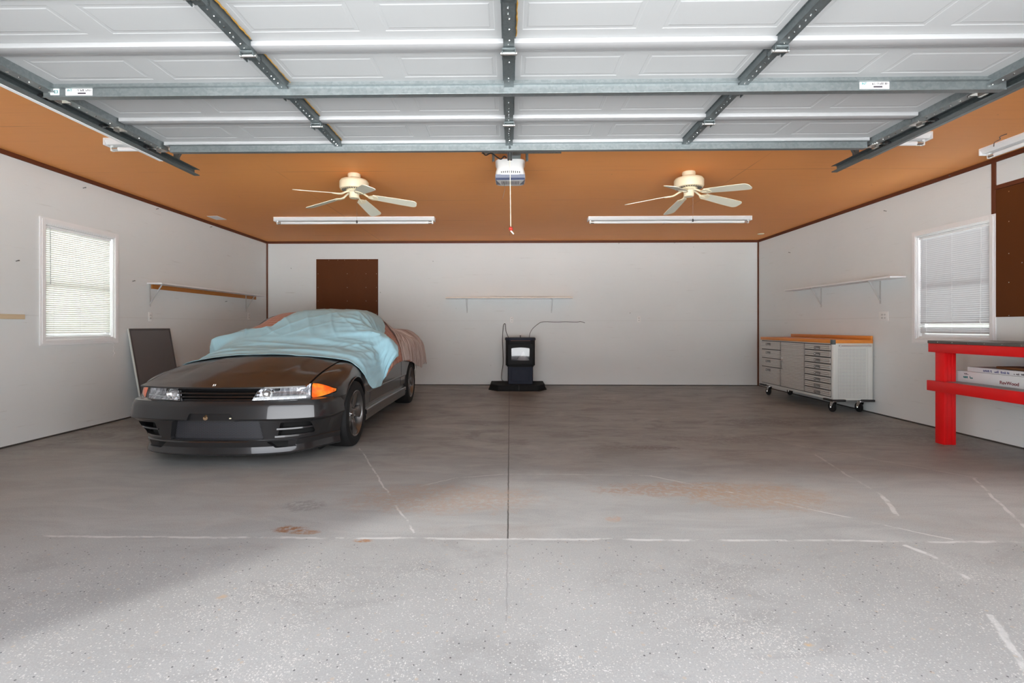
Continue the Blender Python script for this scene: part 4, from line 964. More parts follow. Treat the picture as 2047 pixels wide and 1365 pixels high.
# cartons on the lower shelf
def carton(x0_, x1_, y0_, y1_, z0_, z1_, rz, name, label, mat, group=None):
    c = Vector(((x0_ + x1_) / 2, (y0_ + y1_) / 2, 0)); Mx = Matrix.Translation(c) @ Matrix.Rotation(rz, 4, 'Z') @ Matrix.Translation(-c)
    t = thing(name, label, 'box', (c.x, c.y, z0_), group)
    mb = MB(); mb.box(x0_, x1_, y0_, y1_, z0_, z1_, bev=.002, mat=Mx); mb.build('carton', mat, t, 25)
    return t, Mx
def marks(par, y, z, w, h, mat, x, Mx, seed):
    rnd = random.Random(seed); mb = MB(); q = 0
    while q < w:
        b = rnd.uniform(.008, .018)
        if rnd.random() < .8:
            z0_ = z + rnd.uniform(0, h * .3); mb.box(x - .0006, x + .0002, y - q - b * .75, y - q, z0_, z0_ + h * rnd.uniform(.3, .9), mat=Mx)
            mb.box(x - .0006, x + .0002, y - q - b, y - q - b * .4, z, z + h * rnd.uniform(.2, .4), mat=Mx)
        q += b
    mb.build('printing', mat, par, 0)
t, Mx = carton(4.262, 4.50, 3.30, 4.86, .597, .698, 0, 'flooring_box', 'long white flooring carton lying directly on the red bench shelf', M['cardwhite'], 'white flooring cartons')
def side_text(par, s, y, z, sz, mat, x, Mx, vscale=1.):
    # reads from the room side: facing -x, left to right towards -y
    F = Matrix(((0, 0, -1, x), (-1, 0, 0, y), (0, 1, 0, z), (0, 0, 0, 1)))
    text_mb(s, sz, Mx @ F).build('printing', mat, par, 0)
side_text(t, 'RevWood', 4.345, .630, .040, M['printred'], 4.2616, Mx)
marks(t, 4.785, .636, .10, .022, M['printgreen'], 4.2616, Mx, 1); marks(t, 4.785, .670, .06, .010, M['printdark'], 4.2616, Mx, 2)
t, Mx = carton(4.27, 4.51, 3.10, 4.76, .699, .742, R(-1.2), 'flooring_box', 'thinner white flooring carton stacked on top of another carton', M['cardwhite'], 'white flooring cartons')
marks(t, 4.60, .708, .24, .022, M['printblue'], 4.2696, Mx, 3); marks(t, 4.32, .708, .10, .015, M['printdark'], 4.2696, Mx, 4)
mb = MB(); mb.box(4.30, 4.50, 3.0, 4.52, .7435, .765, bev=.003, mat=Matrix.Translation((4.4, 3.7, 0)) @ Matrix.Rotation(R(-1.5), 4, 'Z') @ Matrix.Translation((-4.4, -3.7, 0)))
tag(mb.build('brown_board', M['browncard'], ang=25), 'thin dark brown board lying on the white cartons under the bench top', 'board')

# ================================================================== CAR (local: w right, s back from the nose, z up)
M['void'] = plain('matt black', (.003, .003, .003), .9, 0, .1)
CX, CY = -2.325, 3.89
def C(w, s, z): return (CX + w, CY + s, z)
zc_ = pchip([(0, .625), (.05, .640), (.16, .674), (.3, .708), (.6, .775), (.92, .832), (1.22, .868), (1.36, .895), (1.70, 1.09), (2.05, 1.258), (2.3, 1.300), (2.65, 1.316), (3.0, 1.292), (3.3, 1.215), (3.60, 1.09), (3.90, .98), (4.15, .945), (4.4, .93), (4.5, .90)])
zf_ = pchip([(0, .618), (.10, .632), (.2, .652), (.35, .692), (.52, .726), (.75, .762), (1.0, .788), (1.4, .835), (1.9, .865), (3.4, .895), (4.2, .905), (4.5, .875)])
wr_ = pchip([(1.25, .66), (1.45, .64), (2.05, .565), (2.5, .548), (2.9, .51), (3.3, .47), (3.9, .54), (4.2, .62), (4.5, .62)])
wm_ = pchip([(.20, .735), (.26, .775), (.31, .815), (.38, .846), (.5, .872), (.75, .889), (1.0, .882), (1.25, .866), (2.0, .860), (3.0, .870), (3.42, .893), (3.76, .870), (4.1, .830), (4.42, .77), (4.5, .72)])
def top_z(s, w):
    a = abs(w); zc, zf = zc_(s), zf_(s)
    return zc - (zc - zf) * min(1.5, a / .685) ** 2.3
def section(s):
    """half cross-section, list of (w, z, zone)"""
    wm = wm_(s); P = []
    if s < 1.30:
        for a in (0, .12, .24, .36, .48, .58, .66): P.append((a, top_z(s, a) - .015))
        P += [(.678, top_z(s, .678) - .015), (.690, top_z(s, .690) - .018), (.6905, top_z(s, .6905))]
        w0, z0 = .6905, top_z(s, .6905)
    else:
        wr, zc = wr_(s), zc_(s); k = sstep(s, 1.3, 1.6) * (1 - sstep(s, 3.6, 4.0)); zr = zc - .012 - .022 * k
        for i in range(6): a = wr * i / 5.5; P.append((a, zc - (zc - zr) * (i / 5.5) ** 2))
        w0, z0 = .795, zf_(s) + .02 * k
        P += [(wr, zr - .006), (wr + (w0 - wr) * .15, zr - (zr - z0) * .10), (wr + (w0 - wr) * .75, zr - (zr - z0) * .78), (w0, z0)]
    zs = z0 - .20
    for i in range(1, 7):
        t = i / 6 * PI / 2; P.append((w0 + (wm - w0) * math.sin(t) ** .9, zs + (z0 - zs) * math.cos(t) ** 1.1))
    lo = .43 if s < .455 else 0
    for (a, z) in ((wm + .002, .52), (wm, .45), (wm - .002, .44), (wm - .010, .435), (wm - .014, .34), (wm - .016, .325), (wm - .028, .315), (wm - .030, .22), (wm - .055, .165), (.45, .15), (0, .15)): P.append((a, max(z, lo + (.0 if z > .16 else 0))))
    return P
st_s = [.205, .225, .25, .28, .31, .35, .40, .4549] + [.4551 + .0449 * i for i in range(1, 2)] + [.52 + i * .06 for i in range(13)] + [1.295, 1.305] + [1.36 + .065 * i for i in range(48)]
st_s = [s for s in st_s if s < 4.5] + [4.5]
car = thing('car', 'dark grey sports coupe parked nose out with sheets thrown over it', 'car', C(0, 2.2, 0))
NP = len(section(1.0))
def body_mb(s0, s1, jsel, glass=False):
    pass
mb = MB(); bm = mb.bm; rows = []
for s in st_s:
    P = section(s); k = 1.0
    if s > 4.3: k = 1 - .03 * (s - 4.3) / .2
    row = [bm.verts.new(C(w, s, z)) for (w, z) in P] + [None] * 0
    rl = [row[0]] + [bm.verts.new(C(-w, s, z)) for (w, z) in P[1:-1]] + [row[-1]]
    rows.append((row, rl))
gl_faces = []
for i in range(len(rows) - 1):
    smid = (st_s[i] + st_s[i + 1]) / 2
    for (A, B) in ((rows[i][0], rows[i + 1][0]), (rows[i][1], rows[i + 1][1])):
        for j in range(NP - 1):
            try: f = bm.faces.new((A[j], A[j + 1], B[j + 1], B[j]))
            except ValueError: continue
            if (7 <= j <= 7 and 1.55 < smid < 3.55) or (j < 6 and (1.40 < smid < 2.0 or 3.45 < smid < 3.92)): f.material_index = 1
for r in (rows[0], rows[-1]):
    loop = r[0] + r[1][-2:0:-1]
    bm.faces.new(loop)
M['darkglass'] = plain('dark tinted glass', (.012, .014, .015), .06, 0, .05)
body = mb.build('body', [M['paint'], M['darkglass']], car, 0)
cut = MB()
for s in (.80, 3.415):
    for sd in (-1, 1): cut.cyl(C(sd * .60, s, .30), C(sd * 1.0, s, .30), .345, n=56)
boolean(body, cut); smooth(body.data, 28)
# wheel-arch lips and dark wells
for s in (.80, 3.415):
    for sd in (-1, 1):
        mb = MB(); pts = []
        for i in range(25):
            a = R(-12 + 204 * i / 24); zz = .30 + .345 * math.sin(a); ss = s + .345 * math.cos(a)
            wv = wm_(ss) - .004 if zz > .45 else wm_(ss) - .014
            if s < 1 and zz < .44 and ss < .6: continue
            pts.append(C(sd * wv, ss, zz))
        mb.tube(pts, .007, 8); mb.build('arch_lip', M['paint'], car)
        mb = MB(); mb.cyl(C(sd * .595, s, .30), C(sd * .605, s, .30), .344, n=40); mb.build('wheel_well', M['black'], car, 0)

# ---- plan curves of the front end
def plan(tab):
    P = catmull([Vector((a, b, 0)) for a, b in tab], 8); return P
PL_U = plan([(0, 0), (.25, .007), (.45, .022), (.60, .055), (.72, .105), (.785, .160), (.828, .235), (.853, .32), (.868, .41), (.876, .475)])
PL_L = plan([(0, .022), (.24, .030), (.41, .052), (.54, .098), (.63, .160), (.685, .225), (.725, .30), (.765, .37), (.800, .43), (.835, .475)])
PL_S = plan([(0, -.008), (.24, .004), (.41, .034), (.54, .085), (.63, .150), (.685, .220), (.728, .30), (.768, .37), (.805, .43), (.840, .475)])
NPL = len(PL_U)
def plan_pt(P, t):
    i = t * (NPL - 1); a = min(int(i), NPL - 2); f = i - a; return P[a] * (1 - f) + P[a + 1] * f
def plan_s(P, w):
    for a, b in zip(P[:-1], P[1:]):
        if a.x <= w <= b.x: return a.y + (b.y - a.y) * (w - a.x) / max(1e-6, b.x - a.x)
    return P[-1].y
# profile rows: (blend to lower curve, inset, z)
def bumper_part(name, prof, thick, mat, blend=None):
    mb = MB(); bm = mb.bm; n = 2 * (NPL - 1); V = []
    for (pu, inset, z) in prof:
        row = []
        for i in range(n + 1):
            t = abs(i - n / 2) / (n / 2); sg = -1 if i < n / 2 else 1
            a = plan_pt(PL_U, t); 
            if pu == 'L': a = plan_pt(PL_L, t)
            elif pu == 'S': a = plan_pt(PL_S, t)
            elif isinstance(pu, tuple): b = plan_pt(PL_L if pu[0] == 'L' else PL_S, t); a = a * (1 - pu[1]) + b * pu[1]
            # inset along plan normal
            PP = {'L': PL_L, 'S': PL_S}.get(pu if isinstance(pu, str) else 'U', PL_U)
            q0, q1 = plan_pt(PP, max(0, t - .02)), plan_pt(PP, min(1, t + .02)); d = (q1 - q0).normalized(); nn = Vector((-d.y, d.x, 0))
            p = a + nn * inset
            row.append(bm.verts.new(C(sg * max(0, p.x), p.y, z + (.045 * sstep(t, .76, 1.0) if z > .45 else 0))))
        V.append(row)
    m_ = len(prof)
    for r in range(m_):
        A, B = V[r], V[(r + 1) % m_]
        for i in range(n): bm.faces.new((A[i], A[i + 1], B[i + 1], B[i]))
    bm.faces.new([V[r][0] for r in range(m_)]); bm.faces.new([V[r][n] for r in range(m_ - 1, -1, -1)])
    return mb.build(name, mat, car, 0)
bp = bumper_part('front_bumper', [('U', .085, .532), ('U', .050, .530), ('U', .030, .524), ('U', .024, .512), ('U', .016, .498), ('U', .011, .478), ('U', .003, .43), ('U', -.003, .388), ('U', .002, .378), ('U', .014, .371), (('L', .35), .004, .350), (('L', 1), 0, .226), (('L', 1), .0, .215), (('L', 1), .05, .215), (('L', .6), .055, .35), ('U', .07, .40), ('U', .085, .50)], 0, M['paint'])
cut = MB()
def rpoly(pts, r=.012, k=4):
    out = []; n = len(pts)
    for i in range(n):
        p, a, b = Vector(pts[i]), Vector(pts[i - 1]), Vector(pts[(i + 1) % n]); u, v = (a - p).normalized(), (b - p).normalized()
        for j in range(k + 1):
            t = j / k; q = (p + u * r) * (1 - t) ** 2 + p * 2 * t * (1 - t) + (p + v * r) * t * t; out.append((q.x, q.y))
    return out
def wprism(c, pts, s0, s1): c.prism([(CX + a, b) for a, b in pts], CY + s0, CY + s1, 'y')
wprism(cut, rpoly([(-.345, .372), (.345, .372), (.372, .236), (.362, .2205), (-.362, .2205), (-.372, .236)], .012), -.1, .30)
for sd in (-1, 1):
    wprism(cut, rpoly([(sd * .505, .354), (sd * .70, .354), (sd * .712, .330), (sd * .712, .258), (sd * .695, .240), (sd * .475, .240)], .010), -.1, .40)
boolean(bp, cut)
cut = MB(); wprism(cut, rpoly([(-.225, .360), (-.20, .432), (.13, .432), (.165, .360)], .015), -.1, .035); boolean(bp, cut); smooth(bp.data, 24)
# dark boxes behind the openings
mb = MB()
mb.grid(lambda u, v: C(-.36 + .72 * u, .075 + .02 * abs(2 * u - 1) ** 2, .205 + .22 * v), 24, 4); im = mb.build('intake_mesh', M['mesh'], car, 40)
mb = MB(); mb.box(CX - .42, CX + .42, CY + .10, CY + .2, .20, .44); mb.build('radiator', M['black'], car, 0)
for sd in (-1, 1):
    mb = MB(); mb.grid(lambda u, v: C(sd * (.44 + .30 * u), plan_s(PL_L, .44 + .30 * u) + .058, .225 + .14 * v), 16, 2); mb.build('duct_back', M['void'], car, 0)
    for (zz, th, e0, e1) in ((.300, .010, .475, .715), (.236, .012, .455, .712)):
        mb = MB(); pts = []
        for i in range(15):
            w = e0 + (e1 - e0) * i / 14; k = .55 if zz > .27 else .95
            s = plan_s(PL_U, w) * (1 - k) + plan_s(PL_L, w) * k + .0; pts.append((w, s))
        vs = []
        for (w, s) in pts:
            for (ds, dz) in ((-.004, -.004), (-.002, th - .002), (.030, th), (.030, -.003)): vs.append(C(sd * w, s + ds, zz + dz))
        fs = [(i * 4 + j, i * 4 + (j + 1) % 4, i * 4 + 4 + (j + 1) % 4, i * 4 + 4 + j) for i in range(14) for j in range(4)] + [(0, 1, 2, 3), (56, 57, 58, 59)]
        mb.faces(vs, fs); mb.build('duct_fin', M['paint'], car, 30)
# lip spoiler
lp = bumper_part('lip_spoiler', [('L', .04, .2145), ('S', .010, .2145), ('S', .002, .205), ('S', .004, .190), ('S', .010, .165), ('S', .002, .135), ('S', -.004, .118), ('S', -.002, .108), ('S', .012, .102), ('S', .10, .100), ('S', .10, .2145)], 0, M['paint'])
cut = MB()
for sd in (-1, 1): wprism(cut, rpoly([(sd * .40, .204), (sd * .67, .204), (sd * .70, .190), (sd * .68, .152), (sd * .46, .152)], .010), -.1, .13)
boolean(lp, cut); smooth(lp.data, 28)
for sd in (-1, 1):
    mb = MB(); mb.grid(lambda u, v: C(sd * (.36 + .36 * u), plan_s(PL_S, .36 + .36 * u) + .05, .13 + .085 * v), 16, 2); mb.build('slot_back', M['void'], car, 0)
# towing eye and plate_recess
mb = MB(); mb.lathe([(.008, -.006), (.016, -.006), (.019, 0), (.016, .006), (.008, .006)], C(-.085, .030, .392), 18, Matrix.Rotation(R(90), 4, 'X') @ Matrix.Rotation(R(25), 4, 'Y')); mb.tube([C(-.085, .02, .40), C(-.08, .05, .42)], .007, 8); mb.build('tow_hook', plain('rusty brass hook', (.13, .075, .035), .5, .5, .3), car)
mb = MB(); mb.grid(lambda u, v: C(-.22 + .38 * u, .036, .365 + .07 * v), 2, 2); mb.build('plate_recess', M['black'], car, 0)
mb = MB(); mb.box(CX + .105, CX + .122, CY + .026, CY + .034, .385, .395, bev=.003); mb.build('plate_clip', M['cream'], car, 25)

# ---- hood with its own edges
def hood_front(w): return plan_s(PL_U, abs(w)) + .022 + .02 * (abs(w) / .7) ** 2
def hood_fn(u, v, off=0.):
    w = -.676 + 1.352 * u; sf = hood_front(w); s = sf + (1.285 - sf) * v ** 1.35
    z = top_z(s, w) + .003
    zfront = .635 + .019 * (abs(w) / .68) ** 1.5; k = 1 - sstep(s - sf, 0, .14); z = z * (1 - k) + min(z, zfront + (s - sf) * .32) * k
    # faint raised centre panel
    z += .006 * sstep(s - sf, .10, .35) * (1 - sstep(abs(w), .40, .46)) 
    return C(w, s, z + off)
mb = MB(); nu, nv = 60, 44
top = lambda u, v: hood_fn(u, v); mb.grid(top, nu, nv)
n0 = len(mb.bm.verts); mb.grid(lambda u, v: hood_fn(u, v, -.012), nu, nv); mb.bm.verts.ensure_lookup_table(); vv = mb.bm.verts
def ix(i, j, o=0): return o + i * (nv + 1) + j
for i in range(nu):
    for j in (0, nv): mb.bm.faces.new((vv[ix(i, j)], vv[ix(i + 1, j)], vv[ix(i + 1, j, n0)], vv[ix(i, j, n0)]))
for j in range(nv):
    for i in (0, nu): mb.bm.faces.new((vv[ix(i, j)], vv[ix(i, j + 1)], vv[ix(i, j + 1, n0)], vv[ix(i, j, n0)]))
hood = mb.build('hood', M['hood'], car, 30)
mb = MB()
for d in (-.007, .007):
    Mx = Matrix.Translation(C(-.022 + d, .045, .6515)) @ Matrix.Rotation(R(-14), 4, 'X') @ Matrix.Rotation(R(28), 4, 'Y'); mb.box(-.004, .004, -.003, .003, -.010, .010, bev=.002, mat=Mx)
mb.build('emblem', M['chrome'], hood, 25)
# ---- grille
mb = MB(); mb.grid(lambda u, v: C(-.40 + .8 * u, .12 + .02 * abs(2 * u - 1), .51 + .135 * v), 10, 2); mb.build('grille_back', M['void'], car, 0)
for zz in (.612, .584, .556, .532):
    mb = MB(); vs = []; n = 20
    for i in range(n + 1):
        w = -.325 + .65 * i / n; s = plan_s(PL_U, abs(w)) + .045
        for (ds, dz) in ((0, 0), (.006, .011), (.05, .013), (.05, .002)): vs.append(C(w, s + ds, zz + dz - .004))
    mb.faces(vs, [(i * 4 + j, i * 4 + (j + 1) % 4, i * 4 + 4 + (j + 1) % 4, i * 4 + 4 + j) for i in range(n) for j in range(4)] + [(0, 1, 2, 3), (4 * n, 4 * n + 1, 4 * n + 2, 4 * n + 3)]); mb.build('grille_slat', M['gloss'], car, 30)
# ---- headlights and indicators
LAMP = plan([(.27, .030), (.36, .045), (.46, .072), (.56, .115), (.64, .165), (.70, .212), (.75, .255), (.79, .295), (.818, .333), (.834, .385)])
def lamp_s(w):
    for a, b in zip(LAMP[:-1], LAMP[1:]):
        if a.x <= w <= b.x: return a.y + (b.y - a.y) * (w - a.x) / max(1e-6, b.x - a.x)
    return LAMP[-1].y
def lamp_surface(sd, w, z, off): 
    k = (z - .53) / .115; return C(sd * (w - .012 * off * 0), lamp_s(w) + .045 * k + off, z)
def lamp_shape(u, v, kind):
    if kind == 'head':
        wi = .285 + .045 * v; wo = .688 - .010 * v; w = wi + (wo - wi) * u; zt = .634 + .015 * sstep(u, 0, .9); zb_ = .528
    else:
        wi = .694 - .010 * v; w = wi + (.832 - wi) * u; zt = .649 - .062 * u ** 1.7; zb_ = .528 + .034 * u ** 2
    return w, zb_ + (zt - zb_) * v
for sd in (-1, 1):
    for kind, nm, lens in (('head', 'headlight', M['lampglass']), ('sig', 'turn_signal', M['orange'])):
        depth = .055 if kind == 'head' else .035
        # housing / reflector
        mb = MB(); nu, nv = (36, 8) if kind == 'head' else (16, 8)
        mb.grid(lambda u, v: lamp_surface(sd, *lamp_shape(u, v, kind), .018 + (depth - .018) * min(1, 3.2 * min(u, 1 - u, v * .6, (1 - v) * .6))), nu, nv)
        n0 = len(mb.bm.verts); mb.grid(lambda u, v: lamp_surface(sd, *lamp_shape(u, v, kind), .10), 1, 1)
        refl = mb.build(nm, M['reflector'] if kind == 'head' else M['orange'], car, 40)
        # clear outer lens
        mb = MB()
        mb.grid(lambda u, v: lamp_surface(sd, *lamp_shape(u, v, kind), -.006 * (1 - (2 * v - 1) ** 4)), nu, nv); mb.build('lens', lens, refl, 50)
        # dark rim
        mb = MB(); rim = [lamp_surface(sd, *lamp_shape(u, v, kind), .002) for (u, v) in [(i / nu, 0) for i in range(nu + 1)] + [(1, j / nv) for j in range(1, nv + 1)] + [(1 - i / nu, 1) for i in range(1, nu + 1)] + [(0, 1 - j / nv) for j in range(1, nv + 1)]]
        mb.tube(rim, .0045, 6); mb.build('rim', M['gloss'], refl)
        if kind == 'head':
            p = Vector(lamp_surface(sd, .385, .580, .030))
            mb = MB(); mb.lathe([(0, .0), (.020, -.002), (.034, -.010), (.040, -.022), (.043, -.024), (.043, .01), (0, .01)], p, 28, Matrix.Rotation(R(-90), 4, 'X')); mb.build('projector', M['projector'] if 'projector' in M else M['chrome'], refl, 40)
            mb = MB(); mb.box(p.x - .065, p.x - .042, p.y + .004, p.y + .03, .535, .632); mb.box(p.x + .045, p.x + .075, p.y + .010, p.y + .04, .60, .640); mb.build('inner_bezel', M['black'], refl, 0)
            mb = MB(); mb.tube([lamp_surface(sd, w, .556, .012) for w in (.31, .38, .46, .56, .66)], .003, 6, 3); mb.build('inner_bar', M['silverframe'], refl)
cut = MB()
for sd in (-1, 1):
    for kind in ('head', 'sig'):
        e = .004
        def cs(u, v, off):
            w, z = lamp_shape(min(1, max(0, u)), v, kind); 
            p = lamp_surface(sd, w, z, off); return (p[0] + sd * (e if u >= 1 else -e if u <= 0 else 0), p[1], p[2] + (e if v >= 1 else -e if v <= 0 else 0))
        nu, nv = 14, 5; n0 = len(cut.bm.verts)
        cut.grid(lambda u, v: cs(u, v, -.16), nu, nv); cut.grid(lambda u, v: cs(u, v, .105 if kind == 'head' else .045), nu, nv); cut.bm.verts.ensure_lookup_table(); vv = cut.bm.verts; N = (nu + 1) * (nv + 1)
        def q(i, j, o): return vv[n0 + o * N + i * (nv + 1) + j]
        for i in range(nu):
            for j in (0, nv): cut.bm.faces.new((q(i, j, 0), q(i + 1, j, 0), q(i + 1, j, 1), q(i, j, 1)))
        for j in range(nv):
            for i in (0, nu): cut.bm.faces.new((q(i, j, 0), q(i, j + 1, 0), q(i, j + 1, 1), q(i, j, 1)))
boolean(body, cut); smooth(body.data, 28)
# ---- side pieces
for sd in (-1, 1):
    # skirt
    mb = MB(); vs = []; ss = [1.15 + i * (3.06 - 1.15) / 30 for i in range(31)]
    pr = [(-.030, .285), (.006, .280), (.013, .268), (.013, .236), (.003, .228), (.006, .205), (-.002, .165), (-.06, .150)]
    for s in ss:
        for (dw, z) in pr: vs.append(C(sd * (wm_(s) - .006 + dw), s, z))
    k_ = len(pr); mb.faces(vs, [(i * k_ + j, i * k_ + j + 1, i * k_ + k_ + j + 1, i * k_ + k_ + j) for i in range(30) for j in range(k_ - 1)] + [tuple(range(k_)), tuple(range(30 * k_, 31 * k_))]); mb.build('side_skirt', M['paint'], car, 25)
    # protective moulding along the door
    mb = MB(); vs = []; ss = [1.18 + i * (3.04 - 1.18) / 30 for i in range(31)]; pr = [(-.006, .462), (.006, .457), (.008, .449), (.003, .437), (-.006, .432)]
    for s in ss:
        for (dw, z) in pr: vs.append(C(sd * (wm_(s) + dw), s, z))
    k_ = len(pr); mb.faces(vs, [(i * k_ + j, i * k_ + j + 1, i * k_ + k_ + j + 1, i * k_ + k_ + j) for i in range(30) for j in range(k_ - 1)]); mb.build('side_moulding', M['paint'], car, 50)
    for s in (1.34, 2.80):
        mb = MB(); P = [(w, z) for (w, z) in section(s)[9:22]]; mb.tube([C(sd * (w + .0005), s, z) for (w, z) in P], .0032, 5); mb.build('door_gap', M['slot'], car)
    mb = MB(); mb.box(CX + sd * .878 - .008, CX + sd * .878 + .008, CY + 2.50, CY + 2.68, .70, .735, bev=.006); mb.build('door_handle', M['black'], car, 25)
    # mirror
    mb = MB(); mb.box(-.085, .085, -.055, .055, -.052, .052, bev=.028, seg=4, mat=Matrix.Translation(C(sd * .915, 1.74, .915))); mb.box(CX + min(sd * .79, sd * .85), CX + max(sd * .79, sd * .85), CY + 1.70, CY + 1.76, .875, .91, bev=.008); mb.build('side_mirror', M['paint'], car, 35)
# rear wing
mb = MB(); mb.grid(lambda u, v: C(-.58 + 1.16 * u, 4.22 + .17 * math.cos(2 * PI * v) * .5 + .02 * abs(2 * u - 1) ** 3, 1.035 + .022 * math.sin(2 * PI * v)), 24, 16)
for sd in (-1, 1): mb.box(CX + sd * .58 - .02, CX + sd * .58 + .02, CY + 4.15, CY + 4.32, .90, 1.05, bev=.01)
mb.build('rear_wing', M['paint'], car, 40)
# tail lamps
for sd in (-1, 1):
    for k_ in (0, 1):
        mb = MB(); mb.cyl(C(sd * (.62 - .2 * k_), 4.50, .76), C(sd * (.62 - .2 * k_), 4.512, .76), .075, n=24); mb.build('tail_lamp', M['handle'], car)

# ---- wheels: alloy rim is the wheel, tyre and nuts its sub-parts
def wheel(sd, s):
    c = Vector(C(sd * .768, s, .303)); o = .118
    t0 = MB()
    Mx = Matrix.Translation(c) @ Matrix.Rotation(R(90) * sd, 4, 'Y')     # local z points outwards
    rimp = [(.180, -.11), (.205, -.115), (.212, -.10), (.200, -.08), (.195, .02), (.200, .085), (.214, .098), (.217, .110), (.211, .1135), (.203, .106), (.190, .060), (.186, .0), (.180, -.11)]
    t0.lathe(rimp, (0, 0, 0), 56, Mx)
    # 5 broad spokes
    for k_ in range(5):
        A = Mx @ Matrix.Rotation(2 * PI * k_ / 5 + .25, 4, 'Z')
        sec = [(.045, .030, .070, .050), (.075, .036, .082, .045), (.11, .038, .086, .038), (.15, .044, .088, .034), (.180, .056, .090, .040), (.200, .074, .096, .05)]
        vs = []
        for (r_, hw, zt_, th) in sec:
            for (y, z) in ((-hw, zt_ - th), (-hw, zt_ - .008), (-hw * .75, zt_), (0, zt_ + .004), (hw * .75, zt_), (hw, zt_ - .008), (hw, zt_ - th)): vs.append(A @ Vector((r_, y, z)))
        k7 = 7; fs = [(i * k7 + j, i * k7 + (j + 1) % k7, i * k7 + k7 + (j + 1) % k7, i * k7 + k7 + j) for i in range(5) for j in range(k7)] + [tuple(range(k7)), tuple(range(35, 42))]
        t0.faces(vs, fs)
    t0.lathe([(0, .02), (.062, .02), (.066, .058), (.058, .072), (.034, .078), (.030, .064), (0, .062)], (0, 0, 0), 32, Mx)
    w = t0.build('wheel', M['rim'], car, 32)
    m2 = MB(); m2.lathe([(.200, -.110), (.215, -.118), (.262, -.120), (.290, -.112), (.301, -.095), (.3045, -.06), (.3045, .06), (.301, .092), (.292, .108), (.265, .118), (.232, .117), (.214, .110), (.206, .09), (.200, 0)], (0, 0, 0), 64, Mx)
    m2.build('tire', M['rubber'], w, 35)
    m2 = MB(); m2.lathe([(0, -.02), (.150, -.02), (.152, -.012), (.150, -.004), (0, -.004)], (0, 0, 0), 40, Mx); m2.build('brake_disc', plain('worn brake disc', (.16, .15, .145), .4, .8, .2) if 'disc' not in M else M['disc'], w)
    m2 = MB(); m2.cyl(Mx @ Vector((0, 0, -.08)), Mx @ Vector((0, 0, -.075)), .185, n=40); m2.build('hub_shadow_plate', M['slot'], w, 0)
    for k_ in range(5):
        a = 2 * PI * k_ / 5 + .25 + PI / 5; q = Vector((.048 * math.cos(a), .048 * math.sin(a), .066)); m2 = MB(); m2.cyl(Mx @ q, Mx @ (q + Vector((0, 0, .022))), .0095, .008, n=6); m2.build('lug_nut', M['chrome'], w, 20)
    m2 = MB(); m2.lathe([(0, .066), (.026, .066), (.027, .076), (.020, .081), (0, .082)], (0, 0, 0), 24, Mx); m2.build('hub_cap', M['rim'], w)
for sd in (-1, 1):
    for s in (.80, 3.415): wheel(sd, s)

# ================================================================== SHEETS THROWN OVER THE CAR
def env_section(s):
    if 1.02 < s < 1.48:
        t = sstep(s, 1.02, 1.48); A, B = env_ctrl(s, True), env_ctrl(s, False); P = [(a[0] * (1 - t) + b[0] * t, a[1] * (1 - t) + b[1] * t) for a, b in zip(A, B)]
    else: P = env_ctrl(s, s < 1.25)
    Q = [Vector((a, b, 0)) for a, b in P]
    Q = [Vector((-Q[1].x, Q[1].y, 0))] + Q
    for _ in range(4):
        N = [Q[0]]
        for a, b in zip(Q[:-1], Q[1:]): N += [a * .75 + b * .25, a * .25 + b * .75]
        N.append(Q[-1]); Q = N
    Q = [q for q in Q if q.x > 1e-4]; Q = [Vector((0, Q[0].y, 0))] + Q
    return Q
def env_ctrl(s, hood_):
    zc, zf = zc_(s), zf_(s)
    if hood_:
        P = [(0, zc), (.36, top_z(s, .36)), (.685, zf), (.80, zf - .05), (.872, zf - .17), (.893, .45), (.897, 0)]
    else:
        k = sstep(s, 1.25, 1.6) * (1 - sstep(s, 3.6, 4.05)); wr = wr_(s); zr = zc - .012 - .022 * k
        P = [(0, zc), (wr * .6, zc - (zc - zr) * .36), (wr, zr), (.80, zf + .03 * k), (.875, zf - .10), (.897, .45), (.900, 0)]
        e = math.exp(-((s - 1.74) / .105) ** 2); e = min(1, e * 1.25)
        P[3] = (P[3][0] + (.90 - P[3][0]) * e, P[3][1] + (.985 - P[3][1]) * e); P[4] = (P[4][0] + (1.015 - P[4][0]) * e, P[4][1] + (.925 - P[4][1]) * e); P[5] = (P[5][0] + .10 * e, P[5][1]); P[6] = (P[6][0] + .09 * e, 0)
        b = sstep(s, 4.06, 4.14) * (1 - sstep(s, 4.33, 4.42))      # rear wing under the cloth
        if b > 0:
            P[0] = (0, P[0][1] + (1.06 - P[0][1]) * b); P[1] = (wr * .6 , P[1][1] + (1.06 - P[1][1]) * b); P[2] = (.60, P[2][1] + (1.055 - P[2][1]) * b); P[3] = (P[3][0] - .03 * b, P[3][1] + .07 * b)
    return P
_cache = {}
def env_tab(s):
    k = round(s, 3)
    if k not in _cache:
        Q = env_section(k); L = [0]
        for a, b in zip(Q[:-1], Q[1:]): L.append(L[-1] + (b - a).length)
        _cache[k] = (Q, L)
    return _cache[k]
def env(s, u):
    Q, L = env_tab(s); a = min(abs(u), L[-1] - 1e-6); lo, hi = 0, len(L) - 1
    while hi - lo > 1:
        m_ = (lo + hi) // 2
        if L[m_] <= a: lo = m_
        else: hi = m_
    t = (a - L[lo]) / max(1e-9, L[hi] - L[lo]); p = Q[lo] * (1 - t) + Q[hi] * t
    return Vector(C(math.copysign(p.x, u), s, p.y))
